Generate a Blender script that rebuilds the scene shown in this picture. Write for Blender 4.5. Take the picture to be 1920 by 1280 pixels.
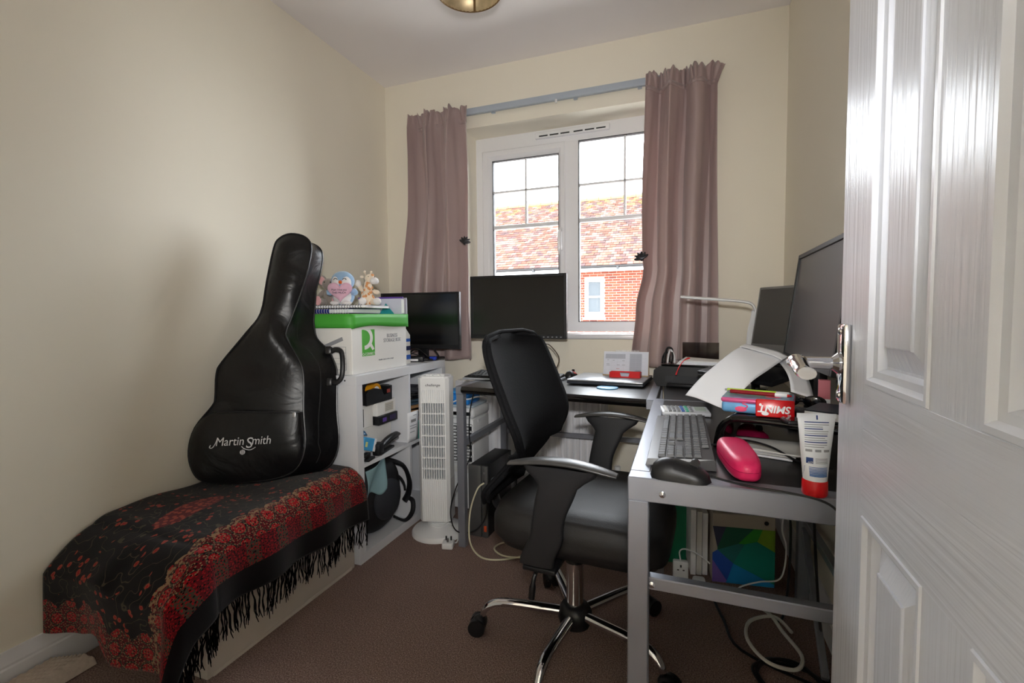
import bpy, bmesh, math, random
from mathutils import Vector, Matrix
R = math.radians
PI = math.pi
sc = bpy.context.scene
for o in list(bpy.data.objects):
    bpy.data.objects.remove(o)
COL = sc.collection

# ------------------------------------------------------------------ camera
cam_d = bpy.data.cameras.new('camera')
cam_d.lens = 36.0 * 880 / 1920
cam_d.sensor_width = 36.0
cam_d.clip_start = 0.02
cam_d.clip_end = 200
cam = bpy.data.objects.new('camera', cam_d)
COL.objects.link(cam)
YAW, PITCH, ROLL = 0.347, 0.053, -0.009
_f = Vector((-math.sin(YAW) * math.cos(PITCH), math.cos(YAW) * math.cos(PITCH), -math.sin(PITCH)))
_r = Vector((math.cos(YAW), math.sin(YAW), 0))
_u = _r.cross(_f)
_r2 = math.cos(ROLL) * _r + math.sin(ROLL) * _u
_u2 = -math.sin(ROLL) * _r + math.cos(ROLL) * _u
cam.matrix_world = Matrix(((_r2.x, _u2.x, -_f.x, 0), (_r2.y, _u2.y, -_f.y, 0), (_r2.z, _u2.z, -_f.z, 1.02), (0, 0, 0, 1)))
sc.camera = cam

# ------------------------------------------------------------------ sky, lights, exposure
SKY = 12.0
FLASH = 55.0
world = bpy.data.worlds.new('overcast_sky')
sc.world = world
world.use_nodes = True
_bg = world.node_tree.nodes['Background']
_bg.inputs[0].default_value = (0.89, 0.945, 1.0, 1)
_bg.inputs[1].default_value = SKY
portal_d = bpy.data.lights.new('window_portal', 'AREA')
portal_d.shape = 'RECTANGLE'
portal_d.size, portal_d.size_y = 1.17, 1.2
portal_d.cycles.is_portal = True
portal = bpy.data.objects.new('window_portal', portal_d)
COL.objects.link(portal)
portal.location = (-0.615, 2.80, 1.5)
portal.rotation_euler = (R(-90), 0, 0)
# the photographer's on-camera flash: it throws the lamp shade's shadow onto the ceiling
flash_d = bpy.data.lights.new('camera_flash', 'SPOT')
flash_d.energy = FLASH
flash_d.spot_size = R(92)
flash_d.spot_blend = 1.0
flash_d.shadow_soft_size = 0.03
flash_d.color = (1.0, 0.985, 0.965)
flash = bpy.data.objects.new('camera_flash', flash_d)
COL.objects.link(flash)
flash.location = (0.0, 0.0, 1.16)
flash.rotation_euler = (R(95), 0, YAW)
vs = sc.view_settings
vs.view_transform = 'Standard'
vs.look = 'None'
vs.gamma = 1.0
vs.use_curve_mapping = False
vs.exposure = 0.55
sc.cycles.use_denoising = True
sc.cycles.max_bounces = 10
sc.cycles.diffuse_bounces = 6
sc.cycles.transparent_max_bounces = 16
sc.cycles.caustics_reflective = False
sc.cycles.caustics_refractive = False
sc.cycles.sample_clamp_indirect = 6

# ------------------------------------------------------------------ helpers
def lin(v):
    v = v / 255.0
    return v / 12.92 if v <= 0.04045 else ((v + 0.055) / 1.055) ** 2.4
def c(r, g, b):
    return (lin(r), lin(g), lin(b), 1.0)

class MB:
    """collects shapes that become ONE mesh object"""
    def __init__(s):
        s.v, s.f, s.mi, s.cur, s.uv = [], [], [], 0, {}
    def add(s, vs, fs):
        b = len(s.v)
        s.v += [tuple(p) for p in vs]
        for f in fs:
            s.f.append(tuple(b + i for i in f))
            s.mi.append(s.cur)
        return s
    def mark(s):
        return len(s.v)
    def xf(s, M, start=0):
        for i in range(start, len(s.v)):
            s.v[i] = tuple(M @ Vector(s.v[i]))
        return s
    def box(s, x0, x1, y0, y1, z0, z1):
        return s.add([(x0, y0, z0), (x1, y0, z0), (x1, y1, z0), (x0, y1, z0), (x0, y0, z1), (x1, y0, z1), (x1, y1, z1), (x0, y1, z1)],
                     [(0, 3, 2, 1), (4, 5, 6, 7), (0, 1, 5, 4), (1, 2, 6, 5), (2, 3, 7, 6), (3, 0, 4, 7)])
    def rbox(s, x0, x1, y0, y1, z0, z1, r=0.004, seg=2):
        bm = bmesh.new()
        bmesh.ops.create_cube(bm, size=1)
        for v in bm.verts:
            v.co = Vector(((x0 + x1) / 2 + v.co.x * (x1 - x0), (y0 + y1) / 2 + v.co.y * (y1 - y0), (z0 + z1) / 2 + v.co.z * (z1 - z0)))
        r = min(r, (x1 - x0) * .49, (y1 - y0) * .49, (z1 - z0) * .49)
        bmesh.ops.bevel(bm, geom=list(bm.edges), offset=r, segments=seg, affect='EDGES', profile=0.5)
        bm.verts.index_update()
        s.add([v.co[:] for v in bm.verts], [[v.index for v in f.verts] for f in bm.faces])
        bm.free()
        return s
    def obox(s, p0, p1, w, h, up=(0, 0, 1), r=0):
        """bar of width w (sideways) and height h (along up) from p0 to p1"""
        p0, p1, up = Vector(p0), Vector(p1), Vector(up)
        d = (p1 - p0)
        L = d.length
        d.normalize()
        sd = d.cross(up)
        if sd.length < 1e-5:
            sd = d.cross(Vector((1, 0, 0)))
        sd.normalize()
        u2 = sd.cross(d)
        k = s.mark()
        if r:
            s.rbox(0, L, -w / 2, w / 2, -h / 2, h / 2, r, 1)
        else:
            s.box(0, L, -w / 2, w / 2, -h / 2, h / 2)
        M = Matrix(((d.x, -sd.x, u2.x, p0.x), (d.y, -sd.y, u2.y, p0.y), (d.z, -sd.z, u2.z, p0.z), (0, 0, 0, 1)))
        return s.xf(M, k)
    def tube(s, pts, r, n=8, closed=False, cap=True, flat=1.0, up=None):
        pts = [Vector(p) for p in pts]
        N = len(pts)
        rs = r if isinstance(r, (list, tuple)) else [r] * N
        T = []
        for i in range(N):
            if closed:
                t = pts[(i + 1) % N] - pts[i - 1]
            else:
                t = pts[min(i + 1, N - 1)] - pts[max(i - 1, 0)]
            T.append(t.normalized())
        if up is None:
            up = Vector((0, 0, 1)) if abs(T[0].z) < .9 else Vector((1, 0, 0))
        nrm = (Vector(up) - T[0] * Vector(up).dot(T[0])).normalized()
        b = len(s.v)
        for i in range(N):
            nrm = (nrm - T[i] * nrm.dot(T[i]))
            nrm = nrm.normalized() if nrm.length > 1e-6 else T[i].orthogonal().normalized()
            bi = T[i].cross(nrm)
            for k in range(n):
                a = 2 * PI * k / n
                s.v.append(tuple(pts[i] + nrm * (math.cos(a) * rs[i] * flat) + bi * (math.sin(a) * rs[i])))
        for i in range(N if closed else N - 1):
            j = (i + 1) % N
            for k in range(n):
                k2 = (k + 1) % n
                s.f.append((b + i * n + k, b + i * n + k2, b + j * n + k2, b + j * n + k))
                s.mi.append(s.cur)
        if cap and not closed:
            s.f.append(tuple(b + k for k in reversed(range(n)))); s.mi.append(s.cur)
            s.f.append(tuple(b + (N - 1) * n + k for k in range(n))); s.mi.append(s.cur)
        return s
    def cyl(s, p0, p1, r0, r1=None, n=16):
        return s.tube([p0, p1], [r0, r0 if r1 is None else r1], n)
    def lathe(s, prof, n=24, ctr=(0, 0, 0)):
        """prof: (radius, z) pairs from bottom to top, turned about z"""
        b = len(s.v)
        for (r, z) in prof:
            for k in range(n):
                a = 2 * PI * k / n
                s.v.append((ctr[0] + r * math.cos(a), ctr[1] + r * math.sin(a), ctr[2] + z))
        for i in range(len(prof) - 1):
            for k in range(n):
                k2 = (k + 1) % n
                s.f.append((b + i * n + k, b + i * n + k2, b + (i + 1) * n + k2, b + (i + 1) * n + k)); s.mi.append(s.cur)
        if prof[0][0] > 1e-4:
            s.f.append(tuple(b + k for k in reversed(range(n)))); s.mi.append(s.cur)
        if prof[-1][0] > 1e-4:
            s.f.append(tuple(b + (len(prof) - 1) * n + k for k in range(n))); s.mi.append(s.cur)
        return s
    def sphere(s, ctr, rx, ry=None, rz=None, nu=16, nv=10, rot=None):
        ry = rx if ry is None else ry
        rz = rx if rz is None else rz
        k = s.mark()
        vs, fs = [(0, 0, -rz)], []
        for j in range(1, nv):
            t = PI * j / nv
            for i in range(nu):
                a = 2 * PI * i / nu
                vs.append((rx * math.sin(t) * math.cos(a), ry * math.sin(t) * math.sin(a), -rz * math.cos(t)))
        vs.append((0, 0, rz))
        for i in range(nu):
            fs.append((0, 1 + (i + 1) % nu, 1 + i))
            fs.append((len(vs) - 1, 1 + (nv - 2) * nu + i, 1 + (nv - 2) * nu + (i + 1) % nu))
        for j in range(nv - 2):
            for i in range(nu):
                i2 = (i + 1) % nu
                fs.append((1 + j * nu + i, 1 + j * nu + i2, 1 + (j + 1) * nu + i2, 1 + (j + 1) * nu + i))
        s.add(vs, fs)
        M = Matrix.Translation(ctr)
        if rot is not None:
            M = M @ rot.to_4x4()
        return s.xf(M, k)
    def prism(s, poly, h0, h1, M=None):
        """polygon in xy extruded from z=h0 to z=h1, then moved by M"""
        n = len(poly)
        k = s.mark()
        s.add([(p[0], p[1], h0) for p in poly] + [(p[0], p[1], h1) for p in poly],
              [tuple(reversed(range(n))), tuple(range(n, 2 * n))] + [(i, (i + 1) % n, n + (i + 1) % n, n + i) for i in range(n)])
        if M is not None:
            s.xf(M, k)
        return s
    def grid(s, fn, nu, nv, cu=False, uv=False):
        """surface fn(u, v), u and v in 0..1"""
        b = len(s.v)
        NU = nu if cu else nu + 1
        for j in range(nv + 1):
            for i in range(NU):
                s.v.append(tuple(fn(i / nu, j / nv)))
                if uv:
                    s.uv[len(s.v) - 1] = (i / nu, j / nv)
        for j in range(nv):
            for i in range(nu):
                i2 = (i + 1) % NU
                s.f.append((b + j * NU + i, b + j * NU + i2, b + (j + 1) * NU + i2, b + (j + 1) * NU + i)); s.mi.append(s.cur)
        return s
    def mesh(s, name, mats, sharp=35):
        me = bpy.data.meshes.new(name)
        me.from_pydata(s.v, [], s.f)
        for m in (mats if isinstance(mats, (list, tuple)) else [mats]):
            me.materials.append(m)
        me.polygons.foreach_set('material_index', s.mi)
        if s.uv:
            l = me.uv_layers.new(name='UVMap')
            for i, lp in enumerate(me.loops):
                l.data[i].uv = s.uv.get(lp.vertex_index, (0, 0))
        bm = bmesh.new()
        bm.from_mesh(me)
        bmesh.ops.recalc_face_normals(bm, faces=bm.faces)
        bm.to_mesh(me)
        bm.free()
        me.polygons.foreach_set('use_smooth', [True] * len(me.polygons))
        me.set_sharp_from_angle(angle=R(sharp))
        me.update()
        return me
    def build(s, name, mats, parent=None, loc=(0, 0, 0), rot=(0, 0, 0), label=None, sharp=35):
        return place(name, s.mesh(name, mats, sharp), parent, loc, rot, label)

def place(name, me, parent=None, loc=(0, 0, 0), rot=(0, 0, 0), label=None):
    o = bpy.data.objects.new(name, me)
    COL.objects.link(o)
    o.parent = parent
    o.location = loc
    o.rotation_euler = rot
    if label:
        o['label'] = label
    return o
def tag(o, label, cat, group=None, kind=None):
    o['label'] = label
    o['category'] = cat
    if group:
        o['group'] = group
    if kind:
        o['kind'] = kind
    return o
def thing(name, label, cat, loc=(0, 0, 0), rotz=0, group=None, rot=None):
    o = bpy.data.objects.new(name, None)
    COL.objects.link(o)
    o.empty_display_size = 0.05
    o.location = loc
    o.rotation_euler = rot if rot else (0, 0, rotz)
    return tag(o, label, cat, group)
def structure(o, label=None):
    o['kind'] = 'structure'
    if label:
        o['label'] = label
    return o
def copy_tree(o, parent=None):
    n = o.copy()
    COL.objects.link(n)
    n.parent = parent
    for ch in list(o.children):
        copy_tree(ch, n)
    return n
def text(name, body, size, mat, parent, loc, rot, ext=0.0004, shear=0.0, sx=1.0, align='CENTER', label=None, bold=0.0, spacing=1.0):
    """lettering as a thin mesh; local x runs along the line, local z points out of the surface"""
    cu = bpy.data.curves.new('lettering', 'FONT')
    cu.body = body
    cu.size = size
    cu.extrude = ext
    cu.shear = shear
    cu.offset = bold
    cu.align_x = align
    cu.align_y = 'CENTER'
    cu.space_line = 0.85
    cu.space_character = spacing
    cu.resolution_u = 3
    t = bpy.data.objects.new('tmp', cu)
    COL.objects.link(t)
    dg = bpy.context.evaluated_depsgraph_get()
    me = bpy.data.meshes.new_from_object(t.evaluated_get(dg))
    bpy.data.objects.remove(t)
    me.name = name
    if sx != 1.0:
        for v in me.vertices:
            v.co.x *= sx
    me.materials.clear()
    me.materials.append(mat)
    return place(name, me, parent, loc, rot, label)
def smooth_path(pts, n=8, closed=False):
    """Catmull-Rom through points"""
    P = [Vector(p) for p in pts]
    N = len(P)
    out = []
    for i in range(N if closed else N - 1):
        if closed:
            a, b, d, e = P[i - 1], P[i], P[(i + 1) % N], P[(i + 2) % N]
        else:
            a, b, d, e = P[max(i - 1, 0)], P[i], P[i + 1], P[min(i + 2, N - 1)]
        for k in range(n):
            t = k / n
            out.append(0.5 * ((2 * b) + (d - a) * t + (2 * a - 5 * b + 4 * d - e) * t * t + (3 * b - a - 3 * d + e) * t ** 3))
    if not closed:
        out.append(P[-1])
    return out
def lerp(tab, x):
    """piecewise-linear table [(x, y)...]"""
    if x <= tab[0][0]:
        return tab[0][1]
    for (a, b), (d, e) in zip(tab, tab[1:]):
        if x <= d:
            return b + (e - b) * (x - a) / (d - a)
    return tab[-1][1]
def slerp(tab, x):
    """smoothstep table"""
    if x <= tab[0][0]:
        return tab[0][1]
    for (a, b), (d, e) in zip(tab, tab[1:]):
        if x <= d:
            t = (x - a) / (d - a)
            t = t * t * (3 - 2 * t)
            return b + (e - b) * t
    return tab[-1][1]

# ------------------------------------------------------------------ materials
def mat(name, col, rough=0.5, metal=0.0, spec=0.5, bump=0.0, bscale=200.0, var=0.0, vscale=8.0, coat=0.0, trans=0.0, ior=1.45, emit=None):
    m = bpy.data.materials.new(name)
    m.use_nodes = True
    nt = m.node_tree
    p = nt.nodes['Principled BSDF']
    p.inputs['Base Color'].default_value = col
    p.inputs['Roughness'].default_value = rough
    p.inputs['Metallic'].default_value = metal
    p.inputs['Specular IOR Level'].default_value = spec
    p.inputs['Coat Weight'].default_value = coat
    p.inputs['Transmission Weight'].default_value = trans
    p.inputs['IOR'].default_value = ior
    if emit:
        p.inputs['Emission Color'].default_value = emit[0]
        p.inputs['Emission Strength'].default_value = emit[1]
    tc = nt.nodes.new('ShaderNodeTexCoord')
    if var > 0:
        n = nt.nodes.new('ShaderNodeTexNoise')
        n.inputs['Scale'].default_value = vscale
        n.inputs['Detail'].default_value = 4
        nt.links.new(tc.outputs['Object'], n.inputs['Vector'])
        hs = nt.nodes.new('ShaderNodeMix')
        hs.data_type = 'RGBA'
        hs.inputs['A'].default_value = tuple(x * (1 - var) for x in col[:3]) + (1,)
        hs.inputs['B'].default_value = tuple(min(1, x * (1 + var)) for x in col[:3]) + (1,)
        nt.links.new(n.outputs['Fac'], hs.inputs['Factor'])
        nt.links.new(hs.outputs['Result'], p.inputs['Base Color'])
    if bump > 0:
        n2 = nt.nodes.new('ShaderNodeTexNoise')
        n2.inputs['Scale'].default_value = bscale
        n2.inputs['Detail'].default_value = 3
        nt.links.new(tc.outputs['Object'], n2.inputs['Vector'])
        b = nt.nodes.new('ShaderNodeBump')
        b.inputs['Strength'].default_value = bump
        b.inputs['Distance'].default_value = 0.002
        nt.links.new(n2.outputs['Fac'], b.inputs['Height'])
        nt.links.new(b.outputs['Normal'], p.inputs['Normal'])
    return m
def glass_mat(name, tint=(1, 1, 1, 1), refl=0.08, rough=0.0):
    """thin pane: lets the light straight through and mirrors a little at glancing angles"""
    m = bpy.data.materials.new(name)
    m.use_nodes = True
    nt = m.node_tree
    nt.nodes.remove(nt.nodes['Principled BSDF'])
    t = nt.nodes.new('ShaderNodeBsdfTransparent')
    t.inputs[0].default_value = tint
    g = nt.nodes.new('ShaderNodeBsdfGlossy')
    g.inputs['Roughness'].default_value = rough
    lw = nt.nodes.new('ShaderNodeFresnel')
    lw.inputs['IOR'].default_value = 1.35
    mx = nt.nodes.new('ShaderNodeMixShader')
    nt.links.new(lw.outputs[0], mx.inputs[0])
    nt.links.new(t.outputs[0], mx.inputs[1])
    nt.links.new(g.outputs[0], mx.inputs[2])
    nt.links.new(mx.outputs[0], nt.nodes['Material Output'].inputs['Surface'])
    return m
def nodes_of(m):
    return m.node_tree, m.node_tree.nodes['Principled BSDF']

WALL = mat('cream_wall_paint', c(240, 234, 219), 0.75, spec=0.25, bump=0.03, bscale=350, var=0.015, vscale=3)
CEIL = mat('white_ceiling_paint', c(245, 241, 242), 0.8, spec=0.2, bump=0.03, bscale=300)
WHITE_GLOSS = mat('white_gloss_paint', c(232, 232, 236), 0.3, bump=0.02, bscale=60)
UPVC = mat('white_upvc', c(240, 241, 244), 0.22)
WHITE_LAM = mat('white_laminate', c(224, 226, 231), 0.4, var=0.01, vscale=5)
WHITE_PLASTIC = mat('white_plastic', c(236, 237, 238), 0.35, var=0.01)
OFFWHITE = mat('offwhite_plastic', c(226, 226, 222), 0.4)
GREY_PLASTIC = mat('grey_plastic', c(120, 122, 126), 0.45)
BLACK_PLASTIC = mat('black_plastic', c(22, 22, 24), 0.4, var=0.05)
BLACK_GLOSS = mat('black_gloss_plastic', c(10, 10, 11), 0.12, coat=0.3)
SCREEN = mat('black_screen', c(9, 9, 10), 0.22, spec=0.8)
CHROME = mat('chrome', c(215, 215, 218), 0.07, metal=1.0)
SILVER = mat('silver_painted_metal', c(148, 152, 162), 0.35, metal=0.55, var=0.02)
STEEL = mat('brushed_steel', c(170, 172, 176), 0.3, metal=0.9)
PAPER = mat('white_paper', c(248, 249, 252), 0.85, spec=0.1, bump=0.02, bscale=120)
CARD = mat('white_card', c(234, 233, 230), 0.7, spec=0.2)
RED = mat('red_plastic', c(215, 25, 30), 0.35)
BLUE = mat('blue_plastic', c(60, 150, 220), 0.4)
INK = mat('black_print', c(40, 42, 46), 0.6)
INKGREY = mat('grey_print', c(150, 152, 158), 0.6)
INKBLUE = mat('blue_print', c(40, 70, 130), 0.6)
# ================================================================== THE ROOM
XL, XR, YB, YF, H = -1.73, 0.45, 2.525, 0.13, 2.43
WX0, WX1, WZ0, WZ1, WY = -1.20, -0.03, 0.90, 2.105, 2.70

# carpet
CARPET = mat('brown_carpet', c(124, 104, 92), 0.95, spec=0.05)
nt, p = nodes_of(CARPET)
tc = nt.nodes.new('ShaderNodeTexCoord')
n1 = nt.nodes.new('ShaderNodeTexNoise'); n1.inputs['Scale'].default_value = 260; n1.inputs['Detail'].default_value = 3
n2 = nt.nodes.new('ShaderNodeTexNoise'); n2.inputs['Scale'].default_value = 4
vo = nt.nodes.new('ShaderNodeTexVoronoi'); vo.inputs['Scale'].default_value = 330
ra = nt.nodes.new('ShaderNodeValToRGB')
ra.color_ramp.elements[0].position = 0.3; ra.color_ramp.elements[0].color = c(108, 88, 82)
ra.color_ramp.elements[1].position = 0.72; ra.color_ramp.elements[1].color = c(192, 168, 158)
e = ra.color_ramp.elements.new(0.5); e.color = c(147, 124, 115)
for n in (n1, n2, vo):
    nt.links.new(tc.outputs['Object'], n.inputs['Vector'])
nt.links.new(n1.outputs['Fac'], ra.inputs['Fac'])
mx = nt.nodes.new('ShaderNodeMix'); mx.data_type = 'RGBA'; mx.blend_type = 'MULTIPLY'; mx.inputs['Factor'].default_value = 0.2
nt.links.new(ra.outputs['Color'], mx.inputs['A']); nt.links.new(n2.outputs['Fac'], mx.inputs['B'])
nt.links.new(mx.outputs['Result'], p.inputs['Base Color'])
bp = nt.nodes.new('ShaderNodeBump'); bp.inputs['Strength'].default_value = 0.5; bp.inputs['Distance'].default_value = 0.004
nt.links.new(vo.outputs['Distance'], bp.inputs['Height']); nt.links.new(bp.outputs['Normal'], p.inputs['Normal'])

structure(MB().box(XL - .1, XR + .1, YF - .1, YB + .1, -0.1, 0).build('floor', CARPET))
structure(MB().box(XL - .1, XR + .1, YF - .1, YB + .1, H, H + .1).build('ceiling', CEIL))
structure(MB().box(XL - .1, XL, YF - .1, YB + .1, 0, H).build('wall_left', WALL))
structure(MB().box(XR, XR + .1, YF - .1, YB + .1, 0, H).build('wall_right', WALL))
m = MB()
YO = YB + 0.27
m.box(XL, WX0, YB, YO, 0, H).box(WX1, XR, YB, YO, 0, H).box(WX0, WX1, YB, YO, 0, WZ0).box(WX0, WX1, YB, YO, WZ1, H)
structure(m.build('wall_back', WALL))
m = MB()
m.box(XL, -0.47, YF - .1, YF, 0, H).box(0.245, XR, YF - .1, YF, 0, H).box(-0.47, 0.245, YF - .1, YF, 2.02, H)
structure(m.build('wall_front', WALL))
# landing outside the doorway, behind the camera
structure(MB().box(-1.1, 1.0, -1.4, YF - .1, -0.1, 0).build('floor_landing', CARPET))
structure(MB().box(-1.1, 1.0, -1.4, YF - .1, H, H + .1).build('ceiling_landing', CEIL))
m = MB().box(-1.2, -1.1, -1.5, YF - .1, 0, H).box(1.0, 1.1, -1.5, YF - .1, 0, H).box(-1.1, 1.0, -1.5, -1.4, 0, H)
structure(m.build('wall_landing', WALL))
m = MB().box(-0.50, -0.455, YF - .11, YF + .012, 0, 2.03).box(-0.50, 0.30, YF - .11, YF + .012, 2.0, 2.06)
structure(m.build('trim_1', WHITE_GLOSS), 'white painted door lining')

# skirting boards: ogee profile swept along the wall
def skirting(name, p0, p1, inward):
    prof = [(0, 0), (0.018, 0), (0.018, 0.075), (0.0145, 0.08), (0.0145, 0.086), (0.010, 0.098), (0.007, 0.112), (0.006, 0.12), (0, 0.12)]
    m = MB()
    n = len(prof)
    a, b, iw = Vector(p0), Vector(p1), Vector(inward)
    vs = [tuple(a + iw * q[0] + Vector((0, 0, q[1]))) for q in prof] + [tuple(b + iw * q[0] + Vector((0, 0, q[1]))) for q in prof]
    m.add(vs, [tuple(range(n)), tuple(range(2 * n - 1, n - 1, -1))] + [(i, (i + 1) % n, n + (i + 1) % n, n + i) for i in range(n)])
    return structure(m.build(name, WHITE_GLOSS, sharp=20))
skirting('baseboard_left', (XL, YF, 0), (XL, YB, 0), (1, 0, 0))
skirting('baseboard_right', (XR, YF, 0), (XR, YB, 0), (-1, 0, 0))
skirting('baseboard_back', (XL + .02, YB, 0), (XR - .02, YB, 0), (0, -1, 0))

# ------------------------------------------------------------------ the window
win = thing('window_1', 'white two-light window with glazing bars', 'window', (0, 0, 0))
del win['category']
structure(win)
FY0, FY1 = WY, WY + .07
m = MB()
m.box(WX0, WX0 + .045, FY0, FY1, WZ0 + .03, WZ1 - .001).box(WX1 - .045, WX1, FY0, FY1, WZ0 + .03, WZ1 - .001)
m.box(WX0 + .04, WX1 - .04, FY0 + .0006, FY1, WZ1 - .085, WZ1 - .0005).box(WX0 + .04, WX1 - .04, FY0 + .0006, FY1, WZ0 + .0305, WZ0 + .085)
m.box(-0.645, -0.565, FY0 + .0012, FY1 - .001, WZ0 + .08, WZ1 - .08)
m.build('window_frame', UPVC, win)
# opening sash on the left
SX0, SX1, SZ0, SZ1 = -1.157, -0.64, 0.975, 2.022
m = MB()
def ring_frame(m, x0, x1, z0, z1, l, r, b, t, prof):
    '''mitred frame; prof: (share of the member's width, y) from the outer to the inner edge'''
    rings = [[(x0 + l * k, y, z0 + b * k), (x1 - r * k, y, z0 + b * k), (x1 - r * k, y, z1 - t * k), (x0 + l * k, y, z1 - t * k)] for k, y in prof]
    n = len(prof)
    m.add([q for r_ in rings for q in r_], [(4 * i + k, 4 * i + (k + 1) % 4, 4 * ((i + 1) % n) + (k + 1) % 4, 4 * ((i + 1) % n) + k) for i in range(n) for k in range(4)])
ring_frame(m, SX0, SX1, SZ0, SZ1, .06, .04, .057, .057, [(0, WY + .05), (0, WY - .008), (.12, WY - .016), (.6, WY - .016), (.75, WY - .010), (1, WY + .004), (1, WY + .05)])
sash = m.build('opening_sash', UPVC, win)
GASKET = mat('grey_gasket', c(60, 62, 66), .6)
def gasket(x0, x1, z0, z1, par):
    m = MB()
    t = .004
    for (a0, a1, b0, b1) in ((x0, x0 + t, z0, z1), (x1 - t, x1, z0, z1), (x0, x1, z1 - t, z1), (x0, x1, z0, z0 + t)):
        m.box(a0, a1, WY + .006, WY + .03, b0, b1)
    m.build('gasket', GASKET, par)
gasket(-1.097, -0.68, 1.032, 1.965, sash)
gasket(-0.565, -0.075, 0.985, 2.02, win)
GLASS = glass_mat('window_glass')
MB().box(-1.097, -0.68, WY + .02, WY + .024, 1.032, 1.965).build('pane', GLASS, sash)
MB().box(-0.565, -0.075, WY + .02, WY + .024, 0.985, 2.02).build('pane', GLASS, win)
def bars(par, x0, x1, xm, ztop, z1, z2):
    m = MB(); m.rbox(x0, x1, WY + .008, WY + .036, z2 - .011, z2 + .011, .003); m.build('glazing_bar', UPVC, par)
    m = MB(); m.rbox(x0, x1, WY + .010, WY + .034, z1 - .006, z1 + .006, .002); m.build('glazing_bar', UPVC, par)
    m = MB(); m.rbox(xm - .006, xm + .006, WY + .010, WY + .034, z2, ztop, .002); m.build('glazing_bar', UPVC, par)
bars(sash, -1.097, -0.68, -0.884, 1.965, 1.777, 1.565)
bars(win, -0.565, -0.075, -0.305, 2.02, 1.772, 1.570)
h = MB()
h.rbox(-0.672, -0.65, WY - .03, WY - .014, 1.40, 1.53, .006)
h.tube(smooth_path([(-0.661, WY - .03, 1.515), (-0.661, WY - .055, 1.505), (-0.663, WY - .06, 1.47), (-0.664, WY - .056, 1.40), (-0.664, WY - .05, 1.375)], 5), [.009] * 16 + [.007, .006, .005, .004, .003], 10)
h.build('window_handle', UPVC, sash)
# trickle vent
v = MB().rbox(-0.815, -0.385, WY - .022, WY + .002, 2.052, 2.088, .006, 3).build('trickle_vent', UPVC, win)
for i in range(6):
    x = -0.79 + i * .064 + (.012 if i > 2 else 0)
    MB().box(x, x + .052, WY - .0235, WY - .02, 2.060, 2.067).build('vent_slot', INK, v)
# sill board
structure(MB().rbox(WX0 - .04, WX1 + .04, YB - .024, WY + .01, WZ0 - .005, WZ0 + .022, .009, 3).build('trim_2', WHITE_GLOSS), 'white window sill board')

# ------------------------------------------------------------------ outside: house across the way
rnd = random.Random(4)
ROOF_MAT = mat('clay_tiles', c(70, 50, 42), 1.0, spec=0.0)
nt, p = nodes_of(ROOF_MAT)
at = nt.nodes.new('ShaderNodeVertexColor'); at.layer_name = 'tile_colour'
nz = nt.nodes.new('ShaderNodeTexNoise'); nz.inputs['Scale'].default_value = 9
mx = nt.nodes.new('ShaderNodeMix'); mx.data_type = 'RGBA'; mx.blend_type = 'OVERLAY'; mx.inputs['Factor'].default_value = .08
nt.links.new(at.outputs['Color'], mx.inputs['A']); nt.links.new(nz.outputs['Color'], mx.inputs['B'])
nt.links.new(mx.outputs['Result'], p.inputs['Base Color'])
MORTAR = mat('pale_mortar', c(150, 140, 132), .95, spec=0)
def brick_wall_mat():
    m = mat('red_brickwork', c(170, 80, 60), .9)
    nt, p = nodes_of(m)
    tc = nt.nodes.new('ShaderNodeTexCoord'); mp = nt.nodes.new('ShaderNodeMapping'); mp.inputs['Rotation'].default_value = (R(90), 0, 0)
    b = nt.nodes.new('ShaderNodeTexBrick')
    b.inputs['Scale'].default_value = 1.0
    b.inputs['Brick Width'].default_value = .225; b.inputs['Row Height'].default_value = .075; b.inputs['Mortar Size'].default_value = .006
    b.inputs['Color1'].default_value = c(94, 49, 38); b.inputs['Color2'].default_value = c(84, 43, 35); b.inputs['Mortar'].default_value = c(150, 140, 132)
    nt.links.new(tc.outputs['Object'], mp.inputs['Vector']); nt.links.new(mp.outputs['Vector'], b.inputs['Vector'])
    nt.links.new(b.outputs['Color'], p.inputs['Base Color'])
    return m
HY = 14.0
house = thing('house', 'red brick house with mottled tiled roof seen through the window', 'house', (-4, HY, -2.7))
def hw(x0, x1, y0, y1, z0, z1, m):
    return m.box(x0 + 4, x1 + 4, y0 - HY, y1 - HY, z0 + 2.7, z1 + 2.7)
# wall with a hole for its window and a recessed bed where the single bricks sit
m = MB()
BX0, BX1, BZ0, BZ1 = -3.375, -0.675, 0.60, 2.325
HWX0, HWX1, HWZ0, HWZ1 = -2.74, -2.16, 0.975, 2.15
hw(-14, BX0, HY, HY + .3, -2.7, 2.45, m); hw(BX1, 5, HY, HY + .3, -2.7, 2.45, m)
hw(BX0, BX1, HY, HY + .3, -2.7, BZ0, m); hw(BX0, BX1, HY, HY + .3, BZ1, 2.45, m)
hw(-14, 5, HY + .3, HY + 7, -2.7, 2.45, m)
house_wall = m.build('wall', brick_wall_mat(), house)
m = MB()
hw(BX0, HWX0, HY + .008, HY + .3, BZ0, BZ1, m); hw(HWX1, BX1, HY + .008, HY + .3, BZ0, BZ1, m)
hw(HWX0, HWX1, HY + .008, HY + .3, BZ0, HWZ0, m); hw(HWX0, HWX1, HY + .008, HY + .3, HWZ1, BZ1, m)
m.build('mortar_bed', MORTAR, house)
bricks = [mat('brick_red', c(94, 49, 38), .95, spec=0, var=.1, vscale=20), mat('brick_orange', c(104, 56, 42), .95, spec=0, var=.1, vscale=20), mat('brick_dark', c(80, 44, 38), .95, spec=0, var=.1, vscale=20)]
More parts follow.
